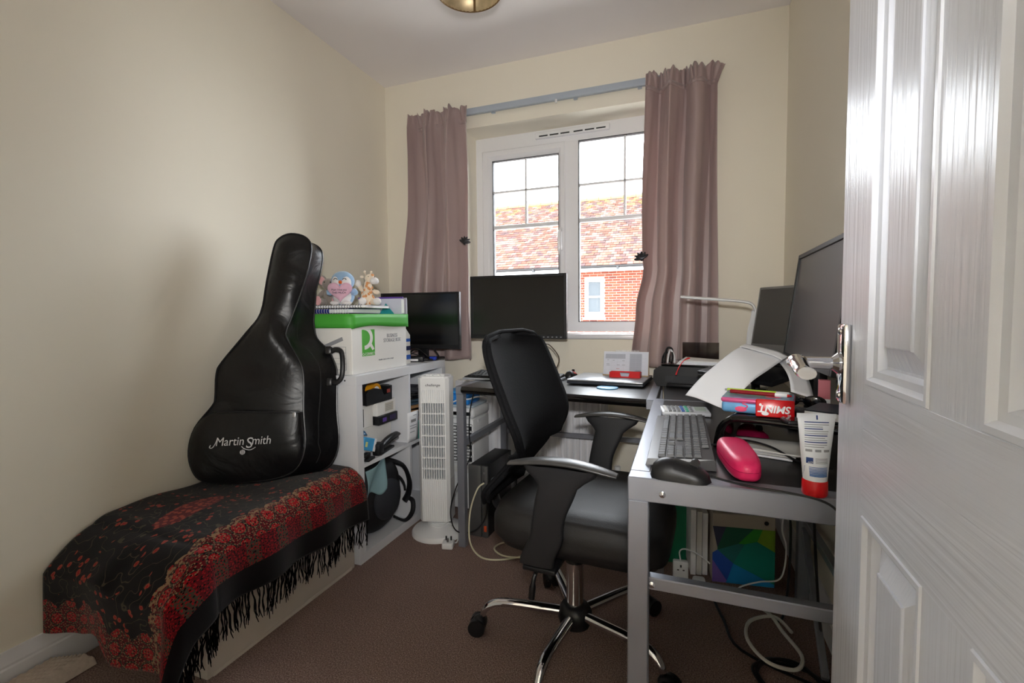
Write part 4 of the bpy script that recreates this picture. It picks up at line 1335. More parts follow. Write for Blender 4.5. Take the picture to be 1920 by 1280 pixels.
# blue leaflet, plastic pouch, letter
t = thing('leaflet_box', 'bright blue leaflet box leaning at the left of the cubby', 'leaflet', (-1.258, 1.618, SHZ + .052))
MB().rbox(-.02, .0, 0, .085, 0, .055, .002, 1).xf(Matrix.Rotation(R(-20), 4, 'X')).build('body', mat('sky_blue_print', c(70, 165, 220), .45), t)
MB().box(.0002, .0012, .070, .085, .0, .055).xf(Matrix.Rotation(R(-20), 4, 'X')).build('white_edge', PAPER, t)
MB().box(.0002, .0012, .012, .026, .014, .035).xf(Matrix.Rotation(R(-20), 4, 'X')).build('print_block', mat('pale_yellow_print', c(222, 226, 150), .6), t)
o = MB().grid(lambda u, v: (-1.33 + .055 * u, 1.60 + .075 * v, SHZ + .085 + .022 * v + .012 * math.sin(6 * u + 4 * v)), 10, 12).build('plastic_pouch', mat('clear_blue_pouch', c(90, 150, 200), .15, trans=.4), None, sharp=180)
s = o.modifiers.new('t', 'SOLIDIFY'); s.thickness = .004
tag(o, 'crumpled clear blue plastic pouch behind the blue leaflet box', 'pouch')
o = MB().rbox(-1.36, -1.286, 1.60, 1.668, SHZ, SHZ + .030, .001, 1).build('white_pad', PAPER)
tag(o, 'white paper pad under the blue leaflet box', 'paper pad')
t = thing('letter', 'white printed letter standing against the divider of the shelf unit', 'letter', (-1.232, 1.918, SHZ + .0005), R(-1))
MB().grid(lambda u, v: (.004 * math.sin(2 * v), .094 * u, .004 + .145 * v), 4, 6).build('sheet', PAPER, t, sharp=180)
bpy.data.objects[t.children[0].name].modifiers.new('t', 'SOLIDIFY').thickness = .0008
for k in range(6):
    MB().box(.0042, .0052, .030 + .0072 * k, .033 + .0072 * k, .098, .112).build('bar_code', INK, t)
for (z, a, b) in ((.128, .05, .08), (.08, .02, .08), (.068, .02, .075), (.05, .02, .06)):
    MB().box(.0036, .0046, a, b, z, z + .003).build('print_line', INKGREY, t)
# ------------------------------------------------------------------ upper right cubby: a heap of cables, a teal folder
rc_ = random.Random(21)
cm_ = [BLACK_PLASTIC, mat('dark_grey_cable', c(52, 52, 58), .5), mat('maroon_cable', c(130, 40, 52), .5), mat('tan_cable', c(170, 130, 90), .5), mat('slate_cable', c(50, 70, 86), .5)]
names = ['coil of black cable lowest in the cable heap', 'coil of dark grey cable in the cable heap', 'coil of maroon cable showing in the cable heap', 'coil of black cable at the front of the cable heap', 'coil of tan cable near the top of the cable heap', 'coil of slate cable in the middle of the cable heap', 'coil of black cable at the top of the cable heap', 'coil of dark grey cable topmost in the cable heap']
cmi = [0, 1, 2, 0, 3, 4, 0, 1]
for k in range(8):
    z = SHZ + .022 + k * .030
    pts = []
    for q in range(64):
        a = 2 * PI * q / 16 + k
        rr = .085 + .022 * math.sin(a * 1.3 + k) + rc_.uniform(-.006, .006)
        pts.append((rr * math.cos(a) * .95, rr * math.sin(a) * 1.05, .012 * math.sin(a * .6 + k)))
    o = MB().tube(pts, .0052, 6).build('cable_coil', cm_[cmi[k]], None, (-1.355, 2.115, z))
    tag(o, names[k] + ' behind the tower fan', 'cable', 'coiled cables in the upper right cubby')
t = thing('folder', 'teal plastic folder standing in front of the cable heap', 'folder', (-1.242, 1.978, SHZ + .0005), R(0))
MB().prism([(0, 0), (.25, 0), (.25, .17), (0, .06)], -.004, .004, Mx).build('cover', mat('teal_plastic', c(70, 160, 146), .4), t)
# ------------------------------------------------------------------ lower left cubby: black rucksack, teal bag
NYL = mat('black_nylon', c(20, 20, 23), .6, bump=.3, bscale=500)
MESHG = mat('charcoal_nylon', c(42, 45, 52), .7, bump=.3, bscale=500)
t = thing('rucksack', 'black rucksack pushed into the lower left cubby', 'bag', (-1.36, 1.775, .0405))
def sack(u, v):
    a = 2 * PI * u
    r = math.sin(PI * (v * .93 + .035)) ** .55
    return (.12 * r * math.cos(a) * (1 + .05 * math.sin(3 * a)) + .02 * v, .165 * r * math.sin(a) + .0, .17 + .165 * -math.cos(PI * (v * .93 + .035)) + .010 * math.sin(4 * a) * math.sin(PI * v))
MB().grid(sack, 30, 18, cu=True).build('body', NYL, t, sharp=180)
MB().sphere((.105, .0, .165), .042, .095, .10, 18, 12).build('front_pocket', MESHG, t, sharp=180)
MB().tube([(.142 * math.cos(a) * .3 + .095, .10 * math.cos(a), .165 + .105 * math.sin(a)) for a in [PI * k / 16 for k in range(17)]], .006, 6).build('zip', NYL, t)
MB().tube(smooth_path([(.05, .06, .32), (.11, .12, .28), (.125, .155, .20), (.115, .165, .13), (.10, .15, .09)], 6), .024, 8, flat=.4).build('shoulder_strap', NYL, t)
MB().tube(smooth_path([(.10, .06, .05), (.135, .10, .02), (.14, .155, .04), (.13, .175, .085), (.115, .15, .11)], 6), .012, 8, flat=.5).build('strap_loop', NYL, t)
o = MB().grid(lambda u, v: (-1.243 + .012 * math.sin(5 * u + 3 * v) + .012 * v * u, 1.612 + .155 * u * (1 - .25 * v) + .0, .375 - .115 * v - .012 * math.sin(8 * u + 2) * v + .02 * u * (1 - v)), 16, 14).build('plastic_bag', mat('pale_teal_film', c(172, 212, 220), .2, trans=.45, spec=.6), None, sharp=180)
o.modifiers.new('t', 'SOLIDIFY').thickness = .0012
tag(o, 'crinkled pale teal plastic bag hanging over the rucksack', 'plastic bag')

# ================================================================== TOWER FAN
fan = thing('tower_fan', 'white upright tower fan beside the shelf unit', 'fan', (-1.080, 1.935, 0), R(14))
fp = [(-.058, -.062), (.058, -.062), (.072, -.045), (.074, .03), (.05, .06), (-.05, .06), (-.074, .03), (-.072, -.045)]
rp_ = [(q.x, q.y) for q in [Vector((x, y)) for x, y in fp]]
MB().prism(rp_, .075, .272).prism(rp_, .632, .735).prism([(x * .98, max(y, -.042)) for x, y in rp_], .272, .632).prism([(-.058, -.062), (-.072, -.045), (-.072, -.04), (-.052, -.04), (-.052, -.062)][::-1], .272, .632).prism([(.058, -.062), (.072, -.045), (.072, -.04), (.052, -.04), (.052, -.062)], .272, .632).build('casing', WHITE_PLASTIC, fan)
MB().box(-.052, .052, -.0445, -.0425, .272, .632).build('impeller_screen', mat('grey_impeller', c(128, 132, 138), .5), fan)
sm = MB().box(-.0018, .0018, -.062, -.045, .272, .632).mesh('grille_slat', WHITE_PLASTIC)
for k in range(9):
    place('grille_slat', sm, fan, (-.046 + k * .0115, 0, 0))
bm_ = MB().box(-.053, .053, -.0632, -.046, 0, .005).mesh('grille_bar', WHITE_PLASTIC)
for k in range(8):
    place('grille_bar', bm_, fan, (0, 0, .270 + k * .0512))
fm = MB().prism([(-.0022, 0), (.0022, 0), (0, -.0022)], 0, .19, Matrix.Translation((0, -.062, .078))).mesh('flute', WHITE_PLASTIC)
fm2 = MB().prism([(-.0022, 0), (.0022, 0), (0, -.0022)], 0, .055, Matrix.Translation((0, -.062, .634))).mesh('flute_short', WHITE_PLASTIC)
for k in range(11):
    place('flute', fm, fan, (-.050 + k * .010, 0, 0))
    place('flute', fm2, fan, (-.050 + k * .010, 0, 0))
cap = MB().prism([(x * 1.01, y * 1.01) for x, y in rp_], .735, .742).prism([(x * .9, y * .9) for x, y in rp_], .742, .750).build('control_top', WHITE_PLASTIC, fan)
for k in range(5):
    MB().rbox(-.042 + k * .018, -.029 + k * .018, -.030, -.004, .748, .756, .003).build('button', WHITE_PLASTIC, cap)
text('lettering', 'challenge', .0165, INK, fan, (0, -.0628, .711), FRONT, sx=1.15, shear=.15)
MB().lathe([(.125, 0), (.125, .012), (.118, .022), (.07, .036), (.045, .045), (.04, .078)], 48).build('base', WHITE_PLASTIC, fan)
cc = []
for k in range(70):
    a = 2 * PI * k / 20
    cc.append((.048 * math.cos(a) + .002 * math.sin(k), .050 * math.sin(a), .046 + .0075 * (k // 20) + .002 * math.sin(a * 2)))
cc += [(.075, -.02, .045), (.10, -.05, .03), (.115, -.075, .012), (.112, -.11, .006), (.095, -.13, .010)]
MB().tube(cc, .0034, 6).build('mains_lead', WHITE_PLASTIC, fan)
pg = MB().rbox(.058, .108, -.175, -.125, .001, .030, .007, 3).build('plug', WHITE_PLASTIC, fan, label='white three-pin plug lying on the carpet')
for (x, y, w) in ((.083, -.160, .009), (.072, -.140, .006), (.094, -.140, .006)):
    MB().box(x - w / 2, x + w / 2, y - .002, y + .002, .030, .048).build('pin', BLACK_PLASTIC if w < .008 else STEEL, pg)

# ================================================================== AIR COOLER
ac = thing('air_cooler', 'white portable air cooler under the desk behind the tower fan', 'air cooler', (-1.095, 2.255, 0))
MB().rbox(-.105, .105, -.105, .105, .03, .50, .012).build('cabinet', WHITE_PLASTIC, ac)
MB().rbox(-.108, .108, -.108, .108, .50, .555, .018, 3).build('head', WHITE_PLASTIC, ac)
MB().rbox(-.095, .10, -.095, .10, .556, .568, .004).build('lid', mat('smoked_clear_lid', c(190, 205, 215), .15), ac)
MB().box(-.06, .09, -.1095, -.108, .518, .536).build('display', BLACK_GLOSS, ac)
dk = MB().box(-.085, .095, -.1062, -.105, .275, .475).build('vent_recess', mat('dark_vent', c(24, 26, 30), .6), ac)
for k in range(7):
    MB().rbox(-.09, .10, -.118, -.104, .273 + k * .032, .281 + k * .032, .002, 1).build('louvre', WHITE_PLASTIC, ac)
for k in range(5):
    for j in range(6):
        MB().box(-.072 + k * .036 - .010, -.072 + k * .036 + .010, -.114, -.105, .287 + j * .032, .298 + j * .032).build('vane', mat('x', c(1, 1, 1)) if False else WHITE_PLASTIC, ac)
MB().box(-.06, -.048, -.1062, -.105, .07, .17).build('water_gauge', GREY_PLASTIC, ac)
MB().rbox(-.10, .10, -.107, -.10, .22, .255, .004).build('tank_handle', OFFWHITE, ac)
MB().rbox(.1045, .107, -.05, .04, .475, .49, .001, 1).build('side_grip', UPVC, ac)
for (x, y) in ((-.085, -.085), (.085, -.085), (-.085, .085), (.085, .085)):
    MB().cyl((x, y - .008, .016), (x, y + .008, .016), .016, n=14).box(x - .008, x + .008, y - .008, y + .008, .02, .034).build('castor', BLACK_PLASTIC, ac)
t = thing('ice_box', 'blue plastic box on top of the air cooler', 'box', (-1.085, 2.235, .5685))
MB().rbox(-.075, .065, -.075, .075, 0, .058, .012, 3).build('body', mat('bright_blue_plastic', c(30, 130, 215), .4), t)
MB().rbox(-.078, .068, -.078, .078, .0585, .068, .004).build('lid', mat('blue_lid', c(50, 150, 225), .4), t)
t = thing('white_cable', 'thin white cable lying across the blue box on the air cooler', 'cable', (-1.085, 2.20, .5685))
MB().tube(smooth_path([(-.03, -.048, .01), (.02, -.047, .03), (.07, -.044, .034), (.11, -.03, .045), (.14, .02, .03), (.13, .05, .004)], 6), .004, 6).build('lead', WHITE_PLASTIC, t)

# ================================================================== PC
pc = thing('computer_tower', 'slim grey desktop computer standing on the carpet under the desk', 'computer', (-.878, 1.945, 0), R(-2))
PCG = mat('gunmetal', c(92, 92, 92), .4, metal=.4)
MB().rbox(-.046, .046, .012, .30, .0, .335, .003).build('case', BLACK_PLASTIC, pc)
MB().rbox(-.048, .016, 0, .013, .002, .336, .002).build('fascia', PCG, pc)
MB().rbox(.020, .048, 0, .013, .002, .336, .002).build('fascia', PCG, pc)
MB().cyl((.033, -.001, .305), (.033, .002, .305), .006, n=16).build('power_button', STEEL, pc)
MB().box(.029, .033, -.0008, .001, .255, .272).box(.036, .038, -.0008, .001, .262, .27).build('port', INK, pc)
MB().box(.030, .043, -.0008, .001, .03, .058).build('badge', mat('orange_sticker', c(200, 76, 36), .5), pc)
# ================================================================== CORNER DESK
DZ = .72
DTOP = mat('black_desk_top', c(36, 35, 36), .3, spec=.9, bump=.03, bscale=500)
desk = thing('corner_desk', 'black-topped corner desk with a silver metal frame under the window', 'desk', (-.09, 1.72, 0))
def dp(x, y, z=0):
    return (x + .09, y - 1.72, z)
def dbar(name, p0, p1, w, h, mt=SILVER, up=(0, 0, 1)):
    return MB().obox(dp(*p0), dp(*p1), w, h, up, r=.002).build(name, mt, desk)
def dtop(name, poly, z0, z1, mt=DTOP):
    return MB().prism([dp(x, y)[:2] for x, y in poly], z0, z1).build(name, mt, desk)
# wing in front of the door side
dtop('desk_top', [(-.055, .925), (.40, .915), (.40, 1.735), (-.055, 1.735)], DZ - .022, DZ - .001)
for (x, y) in ((-.073, .905), (.409, .895), (-.073, 1.80), (.409, 1.86)):
    MB().rbox(*[v for q in zip(dp(x - .019, y - .019), dp(x + .019, y + .019)) for v in q][:4], 0, DZ - .045, .002, 1).build('leg', SILVER, desk)
dbar('front_rail', (-.092, .905, DZ - .0225), (.434, .895, DZ - .0225), .04, .045)
dbar('side_rail', (-.073, .925, DZ - .0225), (-.073, 1.76, DZ - .0225), .038, .045)
dbar('side_rail', (.417, .915, DZ - .0225), (.417, 1.90, DZ - .0225), .034, .045)
dbar('joint_rail', (-.055, 1.745, DZ - .012), (.40, 1.745, DZ - .012), .018, .022)
dbar('cross_rail', (-.055, .905, .516), (.398, .895, .516), .022, .024)
dbar('cross_rail', (.415, .912, .30), (.415, 1.85, .30), .022, .024)
dbar('brace', (.412, 1.30, .32), (.412, 1.80, .66), .018, .022)
dbar('brace', (.38, 1.45, .02), (.41, 1.86, .28), .018, .022)
for (x, y, z) in ((-.030, .884, .693), (.37, .874, .693), (-.048, .892, .516)):
    MB().lathe([(.006, 0), (.006, .002), (.003, .0035), (.0003, .004)], 14).xf(Matrix.Translation(dp(x, y, z)) @ Matrix.Rotation(R(90), 4, 'X')).build('bolt', CHROME, desk)
# corner piece
dtop('desk_top', [(-.055, 1.756), (.40, 1.756), (.43, 2.46), (-.085, 2.46)], DZ - .022, DZ - .001)
dbar('corner_rail', (-.085, 2.47, DZ - .02), (.43, 2.47, DZ - .02), .02, .035)
dbar('leg', (.40, 2.44, 0), (.40, 2.44, DZ - .022), .03, .03, up=(1, 0, 0))
# wing under the window
dtop('desk_top', [(-.893, 1.828), (-.115, 1.738), (-.115, 2.33), (-.893, 2.38)], DZ - .030, DZ - .001)
MB().grid(lambda u, v: dp(-.895 + .780 * u, 1.826 - .09 * u - .010 * math.cos(PI * (v - .5)), DZ - .030 + .029 * v), 1, 8).build('front_edge', BLACK_GLOSS, desk)
dbar('side_rail', (-.908, 1.828, DZ - .0185), (-.908, 2.39, DZ - .0185), .034, .035)
dbar('side_rail', (-.100, 1.725, DZ - .0185), (-.100, 2.40, DZ - .0185), .034, .035)
dbar('rear_rail', (-.90, 2.385, DZ - .02), (-.10, 2.345, DZ - .02), .02, .035)
for (x, y) in ((-.908, 1.848), (-.908, 2.375)):
    dbar('leg', (x, y, 0), (x, y, DZ - .036), .032, .034, up=(1, 0, 0))
dbar('leg', (-.100, 2.375, 0), (-.100, 2.375, DZ - .036), .032, .034, up=(1, 0, 0))
dbar('cross_rail', (-.908, 1.86, .462), (-.908, 2.365, .462), .022, .028)
dbar('cross_rail', (-.905, 2.375, .40), (-.11, 2.375, .40), .018, .024)

# ================================================================== OFFICE CHAIR
FAB = mat('black_mesh_fabric', c(17, 17, 19), .8, spec=.15)
nt, p = nodes_of(FAB)
tc = nt.nodes.new('ShaderNodeTexCoord'); wv = nt.nodes.new('ShaderNodeTexVoronoi'); wv.inputs['Scale'].default_value = 320
b = nt.nodes.new('ShaderNodeBump'); b.inputs['Strength'].default_value = .6; b.inputs['Distance'].default_value = .001
nt.links.new(tc.outputs['Object'], wv.inputs['Vector']); nt.links.new(wv.outputs['Distance'], b.inputs['Height']); nt.links.new(b.outputs['Normal'], p.inputs['Normal'])
LEATH = mat('black_leatherette', c(29, 27, 26), .55, bump=.25, bscale=350)
ARMT = mat('arm_pad_sheen_grey', c(58, 57, 56), .34, spec=.7, bump=.1, bscale=600)  # black pad painted greyer to carry the light reflected off its top
ARMP = mat('matt_black_plastic', c(30, 30, 32), .5, bump=.15, bscale=600)
ch = thing('office_chair', 'black mesh-back office chair with arms and a chrome five-star base', 'chair', (-.305, 1.40, 0), R(-4))
# base: five chrome spokes, bent down at their ends
for k in range(5):
    a = R(47 + 4 + 72 * k)
    d = Vector((math.cos(a), math.sin(a), 0))
    pr = [(.03, .098), (.10, .103), (.18, .108), (.235, .108), (.268, .098), (.288, .078), (.294, .062)]
    ws = [.017, .0165, .016, .0155, .015, .0135, .012]
    m = MB()
    path = smooth_path([d * r + Vector((0, 0, z)) for r, z in pr], 4)
    n = len(path)
    m.tube(path, [.0175 - .006 * i / (n - 1) for i in range(n)], 12, flat=.85)
    m.build('base_spoke', CHROME, ch)
    e = d * .294
    sd = Vector((-d.y, d.x, 0))
    tr = d * .018
    m = MB()
    for s in (-1, 1):
        m.tube([e + tr + sd * (s * .006) + Vector((0, 0, .027)), e + tr + sd * (s * .026) + Vector((0, 0, .027))], .027, 20)
    m.build('castor_wheel', BLACK_PLASTIC, ch)
    m = MB().sphere(e + tr * .6 + Vector((0, 0, .038)), .024, .024, .022, 14, 8)
    m.cyl(e + Vector((0, 0, .04)), e + Vector((0, 0, .066)), .008, n=10)
    m.build('castor_hood', BLACK_PLASTIC, ch)
MB().lathe([(.030, .052), (.046, .062), (.053, .085), (.052, .105), (.042, .122), (.032, .128)], 28).build('hub', BLACK_PLASTIC, ch)
MB().cyl((0, 0, .125), (0, 0, .262), .0265, n=28).build('gas_column', CHROME, ch)
MB().cyl((0, 0, .262), (0, 0, .35), .030, .026, n=24).rbox(-.11, .10, -.09, .09, .345, .373, .012).build('mechanism', BLACK_PLASTIC, ch)
MB().tube(smooth_path([(-.03, -.08, .345), (-.04, -.20, .338), (-.045, -.235, .318), (-.05, -.24, .265)], 5), [.006] * 12 + [.009] * 4, 8).build('height_lever', BLACK_PLASTIC, ch)
# seat cushion
def seat(u, v):
    a = 2 * PI * u
    ca, sa = math.cos(a), math.sin(a)
    ex = .42
    x = math.copysign(abs(ca) ** ex, ca) * .245
    y = math.copysign(abs(sa) ** ex, sa) * .248
    prof = [(0.0, .372), (.80, .374), (.93, .384), (1.0, .412), (1.0, .452), (.95, .482), (.80, .496), (.4, .494), (0.0, .490)]
    k = v * (len(prof) - 1)
    i = min(int(k), len(prof) - 2)
    f = k - i
    r = prof[i][0] + (prof[i + 1][0] - prof[i][0]) * f
    z = prof[i][1] + (prof[i + 1][1] - prof[i][1]) * f
    drop = .045 * max(0, (x * r - .10) / .145) ** 2
    return (x * r + .045, y * r, z - drop * (.5 if v < .4 else 1))
MB().grid(seat, 56, 24, cu=True).build('seat', LEATH, ch, sharp=60)
# S-shaped mesh back: wide panel above, narrow spine, flared foot behind the seat
BX = [(.46, -.255), (.50, -.245), (.55, -.205), (.60, -.165), (.65, -.145), (.70, -.143), (.78, -.172), (.86, -.205), (.945, -.238), (.975, -.248)]
BWd = [(.46, .14), (.50, .158), (.54, .142), (.58, .135), (.62, .162), (.66, .205), (.70, .230), (.74, .240), (.80, .240), (.88, .236), (.93, .222), (.957, .195), (.970, .15), (.975, .09)]
def spl(tab, x):
    '''Catmull-Rom through a table'''
    for i in range(len(tab) - 1):
        if x <= tab[i + 1][0] or i == len(tab) - 2:
            (x0, y0), (x1, y1) = tab[i], tab[i + 1]
            t = min(1, max(0, (x - x0) / (x1 - x0)))
            m0 = (y1 - tab[max(i - 1, 0)][1]) / (x1 - tab[max(i - 1, 0)][0]) * (x1 - x0)
            m1 = (tab[min(i + 2, len(tab) - 1)][1] - y0) / (tab[min(i + 2, len(tab) - 1)][0] - x0) * (x1 - x0)
            return (2 * t ** 3 - 3 * t ** 2 + 1) * y0 + (t ** 3 - 2 * t ** 2 + t) * m0 + (-2 * t ** 3 + 3 * t ** 2) * y1 + (t ** 3 - t ** 2) * m1
def back(u, v):
    z = .46 + .515 * v
    hw_ = spl(BWd, z)
    y = (u * 2 - 1) * hw_
    x = spl(BX, z)
    wrap = .04 * (abs(u * 2 - 1) ** 2.2) * (1 if z > .62 else .3)
    return (x + wrap, y, z)
mb = MB().grid(back, 28, 46)
bo = mb.build('backrest', FAB, ch, sharp=180)
s = bo.modifiers.new('t', 'SOLIDIFY'); s.thickness = .018; s.offset = 1
ed = [back(0, v / 40) for v in range(41)] + [back(1, 1 - v / 40) for v in range(41)]
MB().tube(ed, .0065, 8, closed=True).build('back_frame', FAB, ch)
st = [back(.09, .42 + .5 * v / 70) for v in range(71)]
sm_ = MB().tube([(0, 0, 0), (0, 0, .0035)], .0009, 5).mesh('stitch', INKGREY)
for q in st[::1]:
    place('stitch', sm_, ch, (q[0] + .0012, q[1], q[2]))
MB().tube(smooth_path([(-.08, 0, .36), (-.18, 0, .365), (-.250, 0, .39), (-.275, 0, .43), (-.272, 0, .485)], 6), .024, 10, flat=.45).build('back_bracket', BLACK_PLASTIC, ch)
# arms: arched pads on broad tapering posts
for s in (-1, 1):
    y0 = s * .300
    def pad(u, v):
        a = 2 * PI * u
        x = -.085 + .275 * v
        e = math.sin(PI * (.06 + .88 * v)) ** .35
        wx = .027 * e
        return (x, y0 + wx * math.cos(a) * 1.0, .648 + .018 * math.sin(PI * v) + .0085 * e * math.sin(a))
    m = MB().grid(pad, 18, 22, cu=True)
    m.f.append(tuple(range(18))); m.mi.append(0)
    nn = len(m.v)
    m.f.append(tuple(range(nn - 18, nn))); m.mi.append(0)
    m.build('arm_pad', ARMT, ch, sharp=60)
    def post(u, v):
        a = 2 * PI * u
        z = .385 + .266 * v
        cx = slerp([(0, -.02), (.35, .012), (1, .050)], v)
        wd = slerp([(0, .046), (.45, .042), (.8, .050), (1, .098)], v)
        ca, sa = math.cos(a), math.sin(a)
        return (cx + wd * math.copysign(abs(ca) ** .6, ca), y0 - s * .02 * (1 - v) + .0125 * math.copysign(abs(sa) ** .6, sa), z)
    MB().grid(post, 20, 16, cu=True).build('arm_post', ARMP, ch, sharp=60)
    MB().rbox(-.06, .03, min(y0 - s * .02, s * .08), max(y0 - s * .02, s * .08), .362, .376, .004).build('arm_bracket', BLACK_PLASTIC, ch)
# ================================================================== ON THE WING UNDER THE WINDOW
monitor('monitor', 'black square-cornered monitor in front of the window', (-.792, 2.27, DZ), R(1), .515, .325, .187, R(0), .014, .020, 'arch', buttons=True)
t = thing('monitor_cable', 'thin dark cable curving down beside the window monitor', 'cable', (-.60, 2.28, DZ))
MB().tube(smooth_path([(-.06, .02, .16), (-.02, -.01, .155), (.028, -.02, .10), (.02, -.02, .05), (-.02, -.02, .010), (-.10, -.01, .004)], 6), .003, 6).build('lead', mat('dark_taupe_cable', c(86, 74, 62), .5), t)

def keyboard(name, label, loc, rotz, L, W, rows, frame, keym, h0, h1, palm=None, lift=0):
    """local: x runs along the keyboard, typist sits at -y; keys are parts"""
    t = thing(name, label, 'keyboard', loc, rotz)
    m = MB()
    m.add([(-L / 2, -W / 2, 0), (L / 2, -W / 2, 0), (L / 2, W / 2, 0), (-L / 2, W / 2, 0), (-L / 2 + .004, -W / 2 + .004, h0), (L / 2 - .004, -W / 2 + .004, h0), (L / 2 - .004, W / 2 - .004, h1), (-L / 2 + .004, W / 2 - .004, h1)],
          [(0, 3, 2, 1), (4, 5, 6, 7), (0, 1, 5, 4), (1, 2, 6, 5), (2, 3, 7, 6), (3, 0, 4, 7)])
    m.build('case', frame, t)
    y0 = -W / 2 + (.012 if palm is None else palm)
    pitch = (W / 2 - .008 - y0) / 6
    cell = pitch * .9 if pitch < .019 else .0185
    cw = (L - .03) / 22.5
    k1 = MB()
    a, b_, hh = cw * .45, pitch * .44, .0055
    def keymesh(w):
        m = MB()
        m.add([(-w / 2, -b_, 0), (w / 2, -b_, 0), (w / 2, b_, 0), (-w / 2, b_, 0), (-w / 2 + .0018, -b_ + .0018, hh), (w / 2 - .0018, -b_ + .0018, hh), (w / 2 - .0018, b_ - .0015, hh), (-w / 2 + .0018, b_ - .0015, hh)],
              [(4, 5, 6, 7), (0, 1, 5, 4), (1, 2, 6, 5), (2, 3, 7, 6), (3, 0, 4, 7)])
        return m.mesh('key', keym)
    cache = {}
    tilt = math.atan2(h1 - h0, W)
    def put(x, r, w):
        k = round(w, 4)
        if k not in cache:
            cache[k] = keymesh(k)
        y = y0 + pitch * (r + .5)
        z = h0 + (h1 - h0) * (y + W / 2) / W
        place('key', cache[k], t, (x, y, z), (tilt, 0, 0))
    x00 = -L / 2 + .013
    lay = {5: [1] * 15, 4: [1] * 13 + [2], 3: [1.5] + [1] * 12 + [1.5], 2: [1.8] + [1] * 11 + [2.2], 1: [1.3] + [1] * 11 + [2.7], 0: [1.3, 1.2, 1.2, 6.3, 1.2, 1.2, 1.2, 1.4]}
    for r, ws in lay.items():
        x = x00
        for w in ws:
            put(x + w * cw / 2, r, w * cw - .0022)
            x += w * cw
    for r, cols_ in {5: (0, 1, 2), 4: (0, 1, 2), 3: (0, 1, 2), 1: (1,), 0: (0, 1, 2)}.items():
        for q in cols_:
            put(x00 + (15.4 + q) * cw + cw / 2, r, cw - .0022)
    for r in range(5):
        for q in range(4):
            put(x00 + (18.6 + q) * cw + cw / 2, r, cw - .0022)
    return t
SKEY = mat('silver_grey_frame', c(178, 180, 186), .35, metal=.3)
KBLK = mat('keycap_black', c(22, 22, 24), .45)
keyboard('keyboard', 'black and silver keyboard on the desk below the window monitor', (-.755, 2.112, DZ), R(-4), .46, .17, 6, BLACK_PLASTIC, KBLK, .014, .026)
kb2 = [o for o in bpy.data.objects if o.name == 'keyboard'][0]
MB().rbox(.195, .232, -.087, .087, .0, .012, .004).build('end_cap', SKEY, kb2)
MB().rbox(-.232, .232, -.0935, -.082, .0, .010, .004).build('front_trim', SKEY, kb2)
def mouse(name, label, loc, rotz, L, W, Hh, body, topm=None, cord=None, cordm=BLACK_PLASTIC):
    t = thing(name, label, 'mouse', loc, rotz)
    def fn(u, v):
        a = PI * u
        x = -L / 2 + L * v
        e = max(0, 1 - (2 * v - 1) ** 4) ** .5
        hz_ = Hh * e * (1 - .45 * max(0, v - .35) / .65)
        return (x, W / 2 * e * (1 - .12 * math.sin(PI * v)) * math.cos(a), hz_ * math.sin(a) ** .8)
    m = MB().grid(fn, 16, 18)
    m.grid(lambda u, v: (fn(0, v)[0], fn(0, v)[1] * (1 - 2 * u), .0), 2, 18)
    m.build('shell', body, t, sharp=60)
    m = MB().grid(lambda u, v: (lambda q: (q[0], q[1], q[2] + .0012))(fn(.18 + .64 * u, .42 + .53 * v)), 10, 8)
    m.build('buttons', topm or body, t, sharp=60)
    MB().tube([(L * .24, -.004, Hh * .86), (L * .24, .004, Hh * .86)], .008, 14).build('scroll_wheel', KBLK, t)
    if cord:
        MB().tube(smooth_path(cord, 8), .0021, 6).build('cord', cordm, t)
    return t
mouse('mouse', 'red and black mouse beside the window keyboard', (-.505, 2.245, DZ), R(75), .085, .052, .036, BLACK_PLASTIC, RED)
# closed laptop with calendar and red card tray on it
t = thing('laptop', 'closed silver laptop on the desk under the window', 'laptop', (-.30, 2.142, DZ), R(-5))
LID = mat('brushed_silver_lid', c(150, 152, 156), .32, metal=.6)
MB().rbox(-.165, .165, -.135, .135, .003, .014, .004).build('base', mat('dark_slate_plastic', c(58, 62, 70), .4), t)
MB().rbox(-.165, .165, -.135, .135, .0145, .0225, .004).build('lid', LID, t)
for (x, y) in ((-.14, -.11), (.14, -.11), (-.14, .11), (.14, .11)):
    MB().cyl((x, y, 0), (x, y, .004), .006, n=10).build('foot', BLACK_PLASTIC, t)
LZ = DZ + .0228
t = thing('desk_calendar', 'white ring-bound desk calendar standing on the closed laptop', 'calendar', (-.243, 2.205, LZ), R(-3))
tl = R(12)
MB().box(-.102, .102, -.0015, 0, 0, .112).xf(Matrix.Rotation(-tl, 4, 'X')).build('page', mat('calendar_page', c(216, 219, 230), .7), t)
MB().box(-.102, .102, .0, .0015, 0, .112).xf(Matrix.Translation((0, .048, 0)) @ Matrix.Rotation(tl, 4, 'X')).build('back_leg', mat('buff_board', c(190, 166, 130), .7), t)
MB().box(-.104, .104, -.003, .002, 0, .004).build('foot_edge', mat('buff_board2', c(190, 166, 130), .7), t)
rg = MB().tube([(0, .0045 * math.cos(a), .0045 * math.sin(a)) for a in [2 * PI * k / 10 for k in range(10)]], .0009, 5, closed=True).mesh('ring', UPVC)
for k in range(16):
    place('ring', rg, t, (-.045 + k * .0068, .024, .112))
Mt = Matrix.Rotation(-tl, 4, 'X')
GBLK = mat('grey_print_block', c(176, 180, 192), .7)
for (x0, x1, z0, z1) in ((-.094, -.002, .078, .100), (.018, .072, .008, .102), (.044, .070, .008, .026)):
    MB().box(x0, x1, -.0024, -.0015, z0, z1).xf(Mt).build('print_block', GBLK, t)
gl = MB()
